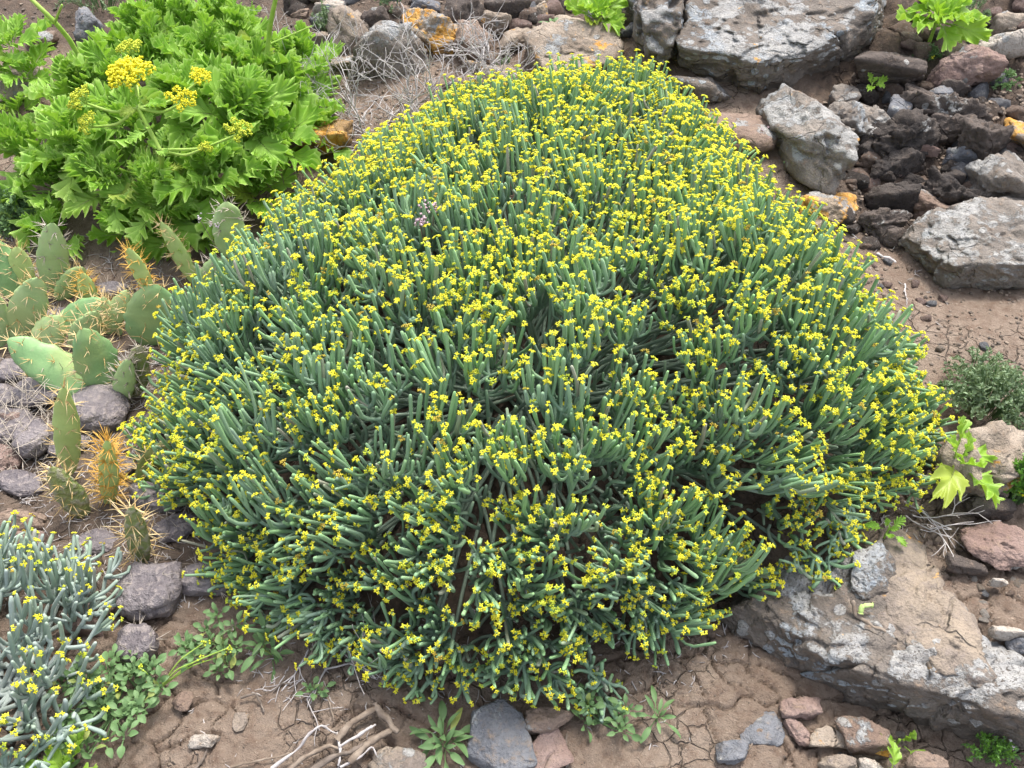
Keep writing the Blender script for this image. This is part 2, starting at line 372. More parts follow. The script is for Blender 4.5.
# ---------------------------------------------------------------- ground
def make_ground():
    rows = [.42]
    while rows[-1] < 4.9: rows.append(rows[-1] + (.0036 if rows[-1] < .95 else .0036 + .0105 * min(1, (rows[-1] - .95) / .8)))
    rows = np.array([-50, -15, -5, -2, -.8, -.2, .15, .3] + rows + [5.1, 5.6, 6.5, 9, 15, 30, 70])
    u = np.concatenate([[-40, -14, -6, -3, -2, -1.5, -1.2], np.linspace(-1, 1, 490), [1.2, 1.5, 2, 3, 6, 14, 40]])
    Y = np.repeat(rows[:, None], len(u), 1); X = u[None, :] * (.62 + .50 * np.clip(Y, .3, 5.2))
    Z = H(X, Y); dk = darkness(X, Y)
    wx = X + .012 * vnoise(np.stack([X.ravel() * 31, Y.ravel() * 31, 0 * X.ravel()], -1), 6).reshape(X.shape) + .034 * vnoise(np.stack([X.ravel() * 9, Y.ravel() * 9, 0 * X.ravel()], -1), 3).reshape(X.shape)
    wy = Y + .012 * vnoise(np.stack([X.ravel() * 31, Y.ravel() * 31, 0 * X.ravel() + 9], -1), 7).reshape(X.shape) + .034 * vnoise(np.stack([X.ravel() * 9, Y.ravel() * 9, 0 * X.ravel() + 5], -1), 4).reshape(X.shape)
    cr = cracks(wx, wy, .068, 5); cr2 = cracks(wx * 1.0 + 4, wy, .028, 8)
    msk = sstep(-.55, .0, fbm(np.stack([X.ravel() * 5, Y.ravel() * 5, 0 * X.ravel() + 2], -1), 2, 41)).reshape(X.shape) * (1 - dk)
    near = (1 - sstep(1.0, 1.5, Y))
    Z = Z - near * msk * .015 * (1 - sstep(.0003, .0042, cr)) - near * msk * .004 * (1 - sstep(.0004, .0034, cr2))
    Z = Z + near * .003 * np.minimum(cr, .02) / .02
    pp = np.stack([X.ravel(), Y.ravel(), 0 * X.ravel()], -1)
    Z = Z + (fbm(pp * 60, 2, 71) * .0018 + np.clip(fbm(pp * 110, 2, 72) - .25, 0, 1) * .005).reshape(X.shape)
    P = np.stack([X, Y, Z], -1).reshape(-1, 3); nr, nc = X.shape
    i, j = np.meshgrid(np.arange(nr - 1), np.arange(nc - 1), indexing='ij'); k = (i * nc + j).ravel()
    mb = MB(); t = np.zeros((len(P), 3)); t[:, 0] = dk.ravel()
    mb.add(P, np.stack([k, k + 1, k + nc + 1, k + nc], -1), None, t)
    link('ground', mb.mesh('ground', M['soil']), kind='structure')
make_ground()

# ---------------------------------------------------------------- rocks
_ico = {}
def ico(sub):
    if sub not in _ico:
        bm = bmesh.new(); bmesh.ops.create_icosphere(bm, subdivisions=sub, radius=1)
        V = np.array([v.co[:] for v in bm.verts]); F = np.array([[v.index for v in f.verts] for f in bm.faces]); bm.free()
        _ico[sub] = (nrm(V), F)
    return _ico[sub]
def radial(u, Nn, D, p):
    q = np.maximum(u @ Nn.T, 1e-4) / D[None]
    return (q ** p).sum(1) ** (-1.0 / p)
def facet(V, cell, seed):
    P = V / cell; i = np.floor(P).astype(np.int64); best = np.full(len(P), 9e9); val = np.zeros(len(P))
    for dx in (-1, 0, 1):
        for dy in (-1, 0, 1):
            for dz in (-1, 0, 1):
                a, b, c = i[:, 0] + dx, i[:, 1] + dy, i[:, 2] + dz
                ctr = np.stack([a + hashf(a, b, c, seed), b + hashf(a, b, c, seed + 1), c + hashf(a, b, c, seed + 2)], -1)
                rv = np.stack([hashf(a, b, c, seed + 3), hashf(a, b, c, seed + 4), hashf(a, b, c, seed + 5)], -1) * 2 - 1
                d = ((P - ctr) ** 2).sum(1); w = d < best; best = np.where(w, d, best)
                val = np.where(w, ((P - ctr) * rv).sum(1) + .5 * (hashf(a, b, c, seed + 6) - .5), val)
    return val
def rough(V, amp, size, seed, strata=0):
    n = nrm(V - V.mean(0)); f = 1.6 / size
    d = fbm(V * f * 2 + seed, 5, seed, .55) * amp
    rid = 1 - np.abs(fbm(V * f * 1.7 + seed * 2.1, 3, seed + 50)); d = d - amp * 1.3 * np.clip(rid - .86, 0, 1) * 6
    pit = fbm(V * f * 8 + 3, 3, seed + 90, .6); d = d * .6 + amp * .22 * pit
    W = V + .12 * size * np.stack([vnoise(V * f * 3, seed + k) for k in (1, 2, 3)], -1) * .5
    d = d + amp * (1.25 * facet(W, size * .42, seed) + .75 * facet(W, size * .17, seed + 20) + .3 * facet(W, size * .07, seed + 40))
    if strata:
        s = V[:, 2] * .85 + V[:, 0] * .35 + .3 * amp * fbm(V * f * 2, 2, seed + 7)
        s = s / (size / strata); d = d + amp * .8 * (np.abs((s % 1) - .5) * 2) ** .5 - amp * .4
    return V + n * d[:, None]
def rock_mesh(dims, seed, sub=4, planes=11, p=34, amp=.045, strata=0):
    r = np.random.default_rng(seed); u, F = ico(sub)
    Nn = nrm(r.normal(size=(planes, 3))); D = r.uniform(.55, 1.0, planes)
    Nn = np.concatenate([Nn, np.eye(3), -np.eye(3)]); D = np.concatenate([D, np.ones(6) * .95])
    V = u * radial(u, Nn, D, p)[:, None]
    V = (V - (V.max(0) + V.min(0)) / 2) / ((V.max(0) - V.min(0)) / 2)
    V = V * (np.asarray(dims) / 2); size = float(np.mean(dims))
    return rough(V, amp * size, size, seed, strata), F
def rot3(yaw, roll, pit=0):
    return np.array(Euler((math.radians(pit), math.radians(roll), math.radians(yaw)), 'XYZ').to_matrix())
rock_seed = [100]
def rock(px, py, w, h, style, label, k=.55, yaw=0, roll=0, sub=4, name='rock', group=None, cat='rock', p=34, amp=.05, strata=0, sink=.2, lift=0):
    rock_seed[0] += 1; g = ground(px, py + .2 * h); m = mpp(g); phi = math.asin(min(.99, (1.5 - g[2]) / np.linalg.norm(g - CAM)))
    W, Hi = w * m, h * m; Hh = min(k * W, .85 * Hi / math.cos(phi)); D = max(.45 * W, (Hi - Hh * math.cos(phi)) / math.sin(phi))
    Hb = Hh * (1 + sink)
    V, F = rock_mesh((W * 1.04, D, Hb), rock_seed[0], sub, p=p, amp=amp, strata=strata)
    V = V @ rot3(yaw, roll).T
    z = float(H0(g[0], g[1])); c = at(px, py, z + Hh * .5 + lift); z = float(H0(c[0], c[1])); c = at(px, py, z + Hh * .5 + lift)
    c = c + np.array([0, 0, -Hh * sink * .5])
    mb = MB(); mb.add(V, None, F)
    return link(name, mb.mesh(name, M[style]), None, c, None, label, cat, group)
def hull_rock(pts, style, label, sub=5, p=40, amp=.02, size=None, strata=0, name='rock', seed=3, cat='rock', group=None):
    P = np.array([at(*q) for q in pts])
    bm = bmesh.new()
    for q in P: bm.verts.new(q)
    bmesh.ops.convex_hull(bm, input=bm.verts); bm.normal_update()
    c = P.mean(0); Nn, D = [], []
    for f in bm.faces:
        n = np.array(f.normal); d = n @ (np.array(f.verts[0].co) - c)
        if d < 0: n, d = -n, -d
        if f.calc_area() > 1e-6: Nn.append(n); D.append(d)
    bm.free()
    ext = (P.max(0) - P.min(0)) / 2; u0, F = ico(sub); u = nrm(u0 * ext)
    V = u * radial(u, np.array(Nn), np.maximum(np.array(D), .004), p)[:, None]
    s = size or float(ext.mean() * 2)
    V = rough(V, amp, s, seed, strata); mb = MB(); mb.add(V, None, F)
    return link(name, mb.mesh(name, M[style]), None, c, None, label, cat, group)

def make_rocks():
    # rocks piled behind the shrub
    rock(390, 50, 80, 56, 'r_grey', 'grey angular boulder crusted with pale lichen, behind the dry twigs', .6, 20, 8, 5)
    rock(428, 29, 58, 50, 'r_orange', 'rock covered in orange and white lichen, above the dry twigs', .62, -15, 12, 5)
    rock(452, 41, 40, 26, 'r_orange', 'low shelf of tan rock under the orange lichen rock', .5, 10, -20)
    rock(349, 26, 40, 48, 'r_sand', 'tan rock with orange top beside the black stone', .8, 10, 10)
    rock(373, 20, 30, 26, 'r_dark', 'black stone leaning on the tan orange-topped rock', .7, 0, -15, lift=.02)
    rock(472, 42, 36, 42, 'r_brown', 'grey-brown pointed rock leaning beside the orange lichen rock', .9, 15, 25)
    rock(496, 22, 28, 20, 'r_tan', 'small wedge-shaped tan stone among dark rocks', .6, 0, 10, lift=.02)
    rock(520, 36, 22, 40, 'r_tan', 'narrow tan slab leaning against the big flat block', .6, -40, 25)
    rock(462, 14, 46, 42, 'r_dark', 'rough blackish rock behind the orange lichen rock', .7, 20, 0)
    rock(508, 7, 44, 30, 'r_dark', 'dark grey rock behind the small tan wedge', .7, 0, 0)
    rock(541, 12, 14, 22, 'r_tan', 'small upright tan stone behind the big flat block', 1.2, 0, -15)
    hull_rock([(523, 36, .30), (540, 25, .315), (560, 17, .33), (612, 27, .32), (622, 44, .29), (618, 58, .27), (580, 72, .245), (546, 76, .24), (524, 58, .20), (550, 92, .16), (620, 75, .18), (630, 40, .2), (560, 14, .2)], 'r_tan',
              'big flat-topped tan block with a dark vertical side', 5, 60, .012, .35)
    hull_rock([(560, 76, .2), (605, 66, .22), (640, 58, .22), (642, 72, .2), (600, 88, .18), (562, 90, .17), (560, 90, .05), (640, 84, .05), (600, 60, .05)],
              'r_pale', 'pale low slab in front of the flat-topped tan block', 4, 44, .010, .25)
    rock(498, 78, 40, 26, 'r_tan', 'low tan rock half buried behind the shrub, below the wedge stone', .4)
    rock(462, 84, 36, 22, 'r_brown', 'low brown rock half buried under the dry twigs', .4)
    rock(475, 68, 24, 14, 'r_tan', 'small tan stone at the foot of the pointed grey-brown rock', .5)
    rock(326, 133, 46, 50, 'r_rust', 'rusty orange-brown rock between the leafy plant and the shrub', .6, 0, 0, 5)
    rock(345, 64, 40, 16, 'r_tan', 'low pale tan slab between leafy plant and grey lichen boulder', .3)
    rock(329, 8, 30, 14, 'r_pale', 'pale flat stone in the rubble above the leafy plant', .4)
    rock(316, 40, 30, 16, 'r_sand', 'sandy stone beside the tan orange-topped rock', .5)
    rock(300, 14, 18, 11, 'r_brown', 'small brown stone above the leafy plant', .5)
    rock(396, 8, 24, 14, 'r_brown', 'small brown stone behind the black stone', .5)
    rock(425, 6, 28, 14, 'r_slate', 'slate-grey stone behind the orange lichen rock', .6)
    rock(86, 24, 26, 34, 'r_slate', 'grey stone behind the leafy plant, beside its tall flower stem', .9)
    rock(14, 196, 40, 36, 'r_tan', 'weathered tan stone under the leafy plant, above the cactus', .5)
    rock(14, 82, 42, 40, 'r_tan', 'low tan stone between the two leafy plants', .3)
    rock(40, 40, 30, 18, 'r_brown', 'brown stone between the two leafy plants', .4)
    # big boulder and its neighbours
    hull_rock([(676, 45, .37), (680, 5, .42), (720, -30, .46), (800, -50, .48), (880, -40, .48), (872, 10, .42), (845, 34, .38), (800, 56, .36), (760, 64, .345), (715, 52, .37), (690, 74, .25), (735, 98, .19), (765, 106, .17), (815, 84, .21), (875, 52, .26), (900, -30, .3), (690, -60, .3)], 'r_boulder',
              'huge grey boulder with blue-white lichen crust and dark undercut front', 6, 60, .022, .5, seed=12)
    hull_rock([(636, 10, .44), (660, -30, .5), (682, -30, .5), (682, 20, .42), (672, 46, .36), (650, 52, .34), (640, 62, .2), (680, 70, .2), (690, -20, .25), (630, -20, .25)], 'r_boulder',
              'upright brown rock column split from the big grey boulder', 5, 44, .03, .35, seed=13)
    rock(700, 88, 70, 22, 'r_boulder', 'low lichened ledge under the big grey boulder, by the yellow flowers', .35, 0, 8)
    rock(806, 128, 62, 108, 'r_grey', 'tall grey-brown rock with pale lichen, right of the bare earth patch', .75, 25, 12, 5, strata=3)
    rock(852, 122, 44, 48, 'r_grey', 'tilted lichen-crusted slab in the layered stack', .7, 30, 35, 5, strata=4)
    rock(873, 124, 40, 48, 'r_grey', 'middle dark-edged slab of the layered stack', .7, 30, 38, 5, strata=4)
    rock(900, 113, 34, 34, 'r_slate', 'slab with a bright blue-white lichen patch in the layered stack', .7, 20, 30)
    rock(845, 96, 26, 32, 'r_grey', 'small lichened rock between tall rock and dark block', .7)
    hull_rock([(853, 58, .37), (878, 52, .38), (898, 57, .37), (926, 62, .36), (925, 72, .34), (880, 64, .355), (862, 90, .24), (895, 90, .24), (926, 80, .25), (860, 50, .2), (925, 56, .2)], 'r_dark', 'dark smooth-faced block under the lime-green plant', 5, 60, .008, .3, seed=4)
    rock(967, 68, 58, 44, 'r_red', 'rounded reddish-brown rock beside the two yellow flowers', .6, 0, 10, 5)
    rock(955, 87, 30, 16, 'r_dark', 'small dark stone at the foot of the reddish-brown rock', .6)
    rock(942, 96, 34, 16, 'r_slate', 'flat slate-grey stone in the rubble', .4)
    rock(1003, 43, 44, 24, 'r_pale', 'pale streaked stone in the rubble beside the lime-green plant', .5, 0, -15)
    rock(1010, 22, 34, 22, 'r_tan', 'tan stone beyond the pale streaked stone', .5)
    rock(978, 40, 20, 16, 'r_slate', 'small grey stone between lime-green plant and pale streaked stone', .6)
    rock(945, 128, 46, 34, 'r_dark', 'dark rough rock in the middle of the rubble', .6, 0, 0, 5)
    rock(1006, 180, 56, 80, 'r_grey', 'lichen-spotted boulder with orange patch, above the broad pale boulder', .75, 10, 0, 5)
    rock(1020, 132, 26, 40, 'r_orange', 'rock with yellow-orange lichen at the edge of the rubble', .7)
    hull_rock([(905, 238, .16), (940, 210, .21), (975, 196, .235), (1030, 205, .25), (1060, 240, .23), (1030, 264, .205), (960, 264, .185), (930, 256, .17), (900, 252, .07), (945, 294, .07), (1000, 298, .07), (1070, 290, .07), (1050, 200, .1), (930, 215, .08)], 'r_grey',
              'broad pale boulder with whitish lichen and dark underside', 6, 50, .014, .4, seed=21)
    rock(872, 156, 30, 28, 'r_black', 'black angular rock under the layered slabs', .8, 0, 0)
    rock(897, 163, 52, 42, 'r_black', 'large black rock face in the hollow', .7, 30, 20, 5)
    rock(926, 148, 24, 20, 'r_red', 'small reddish stone on top of the black rocks', .6, lift=.05)
    rock(930, 208, 40, 46, 'r_brown', 'brown tilted rock in the hollow above the broad pale boulder', .7, 30, 30, 5)
    rock(890, 196, 48, 36, 'r_black', 'dark broken rock in the hollow beside the flat orange-lichened rock', .6)
    rock(896, 236, 40, 30, 'r_dark', 'dark flat rock on bare earth beside the broad pale boulder', .5)
    rock(978, 184, 34, 18, 'r_brown', 'brown slab wedged above the broad pale boulder', .5)
    rock(965, 156, 34, 26, 'r_slate', 'grey-topped rock in the rubble above the hollow', .7)
    rock(950, 178, 30, 30, 'r_black', 'black rock at the back of the hollow', .7)
    rock(912, 182, 26, 24, 'r_black', 'small black rock between larger black rocks', .7)
    rock(908, 140, 80, 50, 'r_black', 'long black jagged bedrock rib below the layered slabs', .6, 15, 18, 5, amp=.10)
    rock(950, 112, 80, 36, 'r_dark', 'dark jagged ledge between the reddish-brown rock and the rubble', .5, -10, 8, 5, amp=.10)
    rock(985, 142, 60, 44, 'r_dark', 'dark cracked rock above the lichen-spotted boulder', .6, 20, 10, 5, amp=.09)
    rock(884, 222, 50, 36, 'r_dark', 'dark jagged rock beside the flat orange-lichened rock', .5, 10, -10, 5, amp=.09)
    rock(952, 200, 56, 46, 'r_black', 'black cracked rock behind the brown tilted rock', .6, -15, 12, 5, amp=.09)
    rock(830, 203, 58, 50, 'r_orange', 'flat rock with two orange lichen patches touching the shrub', .35, 0, 6, 5)
    rock(740, 132, 80, 50, 'r_brown', 'smooth earthy hump below the big grey boulder', .25, 0, 0, 5, p=6, amp=.02)
    hull_rock([(945, 455, .22), (965, 432, .24), (1000, 424, .245), (1022, 440, .235), (1020, 470, .215), (985, 490, .19), (950, 480, .19), (925, 490, .12), (945, 512, .09), (982, 516, .09), (1030, 490, .10), (1030, 430, .1), (935, 450, .12)], 'r_tan',
              'tan boulder with grey lichened front, beneath the bright lime leaves', 5, 44, .016, .28, seed=31)
    # outcrop in front of the shrub, right
    hull_rock([(740, 600, .075), (790, 556, .085), (840, 545, .10), (880, 600, .128), (900, 660, .12), (835, 660, .095), (780, 632, .08), (714, 626, -.03), (760, 664, -.03), (840, 702, -.03), (920, 722, -.03), (900, 600, .0), (800, 530, .0)], 'r_boulder',
              'lichened end of the dark-fronted outcrop, under the drooping shrub stems', 6, 40, .014, .35, seed=41)
    hull_rock([(850, 670, .105), (900, 645, .135), (935, 636, .145), (965, 650, .142), (1000, 690, .135), (1050, 728, .13), (1060, 680, .125), (960, 625, .125), (790, 675, -.03), (880, 714, -.03), (960, 740, -.03), (1070, 768, -.03), (1060, 680, 0), (860, 640, 0)], 'r_boulder',
              'long lichen-crusted ridge of the outcrop with dark front face', 6, 44, .012, .35, seed=42)
    hull_rock([(850, 645, .112), (835, 570, .108), (885, 535, .122), (925, 548, .126), (962, 600, .134), (1004, 692, .137), (960, 655, .143), (915, 645, .137), (862, 650, .02), (1005, 705, .02), (965, 595, .02), (880, 530, .02)], 'r_sand', 'smooth sandy-topped slab behind the lichened ridge', 6, 30, .015, .4, seed=43)
    rock(872, 576, 52, 54, 'r_boulder', 'grey lichened stone with dark side set into the outcrop', .4, 20, -8, 5)
    rock(1002, 545, 70, 52, 'r_red', 'large flat reddish-brown rock on the pebbly ledge', .3, 0, 6, 5, p=8)
    rock(966, 563, 42, 14, 'r_dark', 'thin dark flake of rock standing on the sandy ledge', .25, 0, 14)
    rock(1007, 632, 30, 24, 'r_pale', 'rounded pale stone on the pebbly ledge', .7)
    rock(1022, 646, 26, 22, 'r_slate', 'rounded grey stone beside the rounded pale stone', .7)
    rock(1000, 582, 16, 10, 'r_pale', 'small pale pebble near the flat reddish-brown rock', .6)
    rock(990, 505, 40, 30, 'r_dark', 'dark rock in the shade between tan boulder and green cushion plant', .5)
    # bare earth at the bottom
    rock(801, 707, 40, 26, 'r_red', 'purplish-brown angular stone on cracked earth below the outcrop', .4, 0, 0)
    rock(860, 733, 48, 40, 'r_brown', 'grey-brown rough stone beside the single lobed leaf', .5, 0, 10)
    rock(762, 727, 46, 34, 'r_slate', 'flat grey stone flush with the cracked earth', .1, 0, 0, sink=1.0)
    rock(734, 752, 34, 24, 'r_slate', 'small angular grey stone on cracked earth', .4, 0, -10)
    rock(798, 732, 22, 26, 'r_red', 'small brown stone below the purplish-brown stone', .4)
    rock(830, 738, 44, 22, 'r_tan', 'flat pale-brown stone left of the grey-brown rough stone', .25)
    rock(884, 751, 16, 14, 'r_rust', 'small orange-brown stone beside the single lobed leaf', .6)
    rock(872, 766, 26, 16, 'r_pale', 'pale stone below the grey-brown rough stone', .5)
    rock(838, 765, 40, 16, 'r_sand', 'sandy stone in the pebbles below the flat pale-brown stone', .4)
    rock(925, 762, 40, 22, 'r_brown', 'brown stone under the dark front of the outcrop', .4)
    rock(497, 738, 62, 76, 'r_slate', 'blue-grey slab under the front of the shrub', .3, 15, 0, 5, p=24, amp=.02)
    rock(545, 752, 46, 42, 'r_red', 'flat brown slab beside the blue-grey slab', .2, 20, 0, p=20, amp=.02)
    rock(550, 719, 46, 30, 'r_brown', 'dark brown stone under the shrub beside the blue-grey slab', .4)
    rock(396, 764, 54, 34, 'r_sand', 'yellowish lichened stone beside the pile of dead sticks', .35, 0, 0)
    rock(204, 741, 28, 14, 'r_pale', 'small whitish stone with an orange spot on cracked earth', .4)
    rock(240, 722, 15, 20, 'r_sand', 'small cream flake of stone on cracked earth', .3)
    rock(182, 702, 20, 22, 'r_brown', 'small brown stone beside the round-leaved weed', .5)
    rock(9, 420, 24, 24, 'r_red', 'pinkish rounded stone among dead cactus spines', .8)
    rock(5, 462, 24, 40, 'r_red', 'pinkish-grey stone beside the dead spiny cactus pad', .7)
    rock(84, 622, 36, 30, 'r_red', 'reddish stone under the grey shrub', .6)
    rock(20, 520, 44, 34, 'r_brown', 'brown stone behind the grey shrub', .5)
    rock(30, 540, 30, 24, 'r_red', 'small reddish stone behind the grey shrub', .5)
make_rocks()

# loose rubble: shared shapes, every stone its own object
def rubble():
    shapes = []
    for i in range(10):
        V, F = rock_mesh((1, .85, .7), 500 + i, 3, 12, 18, .05); shapes.append((V, F))
    cache = {}
    def stone(x, y, s, style, label, group, name='stone'):
        i = int(rng.integers(10))
        if (i, style) not in cache:
            mb = MB(); mb.add(shapes[i][0], None, shapes[i][1]); cache[(i, style)] = mb.mesh('stone', M[style])
        o = link(name, cache[(i, style)], None, (x, y, float(H(np.array([x]), np.array([y]))[0]) + s * .10), None, label, 'stone', group)
        o.scale = (s, s * rng.uniform(.7, 1), s * rng.uniform(.6, 1)); o.rotation_euler = (rng.uniform(-.4, .4), rng.uniform(-.4, .4), rng.uniform(0, 6.3))
    WORD = dict(r_dark='dark brown', r_black='black', r_brown='brown', r_red='reddish', r_slate='slate-grey', r_tan='tan', r_sand='sandy', r_pale='pale')
    def scatter(poly, n, lo, hi, styles, label, group):
        (x0, y0, x1, y1) = poly
        for _ in range(n):
            g = ground(rng.uniform(x0, x1), rng.uniform(y0, y1)); s = mpp(g) * rng.uniform(lo, hi)
            st = styles[int(rng.integers(len(styles)))]; stone(g[0], g[1], s, st, label.replace('COLOUR', WORD[st]), group)
    dk = ['r_dark', 'r_black', 'r_dark', 'r_brown', 'r_red', 'r_slate']
    scatter((850, 70, 1024, 190), 92, 10, 30, dk, 'small COLOUR stone in the rubble right of the big grey boulder', 'rubble stones by the boulder')
    scatter((890, 0, 1024, 70), 36, 9, 24, ['r_brown', 'r_dark', 'r_red', 'r_tan'], 'small COLOUR stone in the rubble behind the lime-green plant', 'rubble stones behind the lime plant')
    scatter((830, 130, 990, 250), 42, 10, 28, ['r_black', 'r_dark', 'r_dark', 'r_brown'], 'small COLOUR stone in the dark hollow among rocks', 'stones in the hollow')
    scatter((860, 235, 1024, 370), 26, 7, 14, ['r_brown', 'r_slate', 'r_red', 'r_tan'], 'COLOUR pebble on bare earth beside the yellow-flowered shrub', 'pebbles on the earth slope')
    scatter((930, 540, 1024, 680), 26, 6, 11, ['r_tan', 'r_pale', 'r_slate', 'r_brown'], 'COLOUR pebble on the sandy ledge above the outcrop', 'pebbles on the sandy ledge')
    scatter((290, 0, 640, 34), 50, 11, 30, ['r_brown', 'r_tan', 'r_red', 'r_dark', 'r_slate'], 'small COLOUR stone in the rubble behind the lichened boulders', 'rubble stones behind the lichened boulders')
    scatter((820, 730, 940, 768), 14, 7, 13, ['r_tan', 'r_brown', 'r_slate', 'r_pale'], 'COLOUR pebble among the stones below the outcrop', 'pebbles below the outcrop')
    scatter((280, 20, 420, 110), 12, 8, 14, ['r_tan', 'r_sand', 'r_brown'], 'small COLOUR stone on the pale earth under the dry twigs', 'stones under the dry twigs')
    # crumbs nobody could count
    mb = MB(); u, F = ico(1)
    for (x0, y0, x1, y1, n, lo, hi) in ((850, 60, 1030, 200, 1500, 2, 9), (850, 180, 1030, 400, 1500, 1.5, 6), (880, 520, 1030, 700, 900, 1.5, 4.5), (650, 640, 900, 770, 500, 1.2, 4), (150, 650, 480, 770, 450, 1.2, 3.5), (280, 0, 640, 120, 900, 1.5, 6), (0, 380, 130, 560, 300, 1.5, 4), (820, 100, 960, 260, 500, 2, 7), (0, 0, 110, 60, 200, 2, 6), (550, 690, 700, 770, 200, 1.2, 4)):
        for _ in range(int(n * .62)):
            g = ground(rng.uniform(x0, x1), rng.uniform(y0, y1)); s = mpp(g) * rng.uniform(lo, hi) * .5
            g[2] = float(H(np.array([g[0]]), np.array([g[1]]))[0]) + s * .2
            V = u * rng.uniform(.6, 1.1, (len(u), 1)) * np.array([s, s * rng.uniform(.6, 1), s * rng.uniform(.5, .8)])
            mb.add(V @ rot3(rng.uniform(0, 360), 0).T + g, None, F)
    m = NT('gravel'); tc = m.n('ShaderNodeTexCoord').outputs['Object']
    n = m.noise(tc, 45, 2, .5); c = m.mix(m.ramp(n, .35, .65), (.075, .06, .05), (.24, .185, .14))
    m.set(m.bsdf.inputs['Base Color'], c); m.bsdf.inputs['Roughness'].default_value = .95
    link('gravel', mb.mesh('gravel', m.m, flat=True), None, (0, 0, 0), 'stuff', 'fine crumbs of stone and dry earth strewn over the ground', 'gravel')
rubble()

# ---------------------------------------------------------------- cushion shrubs
def flower_heads(E, ax, size):
    """clusters of tiny yellow cups on stem ends"""
    N = len(E); C, R, A, I = [], [], [], []; ids = np.arange(N); size = size * rng.uniform(.78, 1.18, (N,)); s1 = size[:, None]
    u = nrm(np.cross(ax, nrm(rng.normal(size=(N, 3))))); w = np.cross(ax, u)
    nc = rng.integers(2, 4, N)
    for k in range(4):
        ok = nc > k
        if not ok.any(): continue
        a = rng.uniform(0, .8, N) + k * 2.0; rr = (0 if k == 3 else .95) * size * rng.uniform(.6, 1.1, N)
        cc = E + ax * (size * rng.uniform(.2, .9, N))[:, None] + u * (np.cos(a) * rr)[:, None] + w * (np.sin(a) * rr)[:, None]
        cax = nrm(ax + .5 * (cc - E) / s1)
        cu = nrm(np.cross(cax, u + .3)); cw = np.cross(cax, cu); ph = rng.uniform(0, 6.3, N)
        for l in range(4):
            b = ph + l * 1.571
            dr = cu * np.cos(b)[:, None] + cw * np.sin(b)[:, None]
            C.append((cc + dr * s1 * .40 + cax * s1 * .12)[ok]); I.append(ids[ok]); R.append((size * rng.uniform(.30, .46, N))[ok]); A.append(nrm(dr + cax * rng.uniform(-.1, .5, (N, 1)))[ok])
    V, T = octs(np.concatenate(C), np.concatenate(R), np.concatenate(A), 1.6)
    tt = np.repeat(rng.random((N, 3))[np.concatenate(I)], 5, 0)
    return V, T, tt

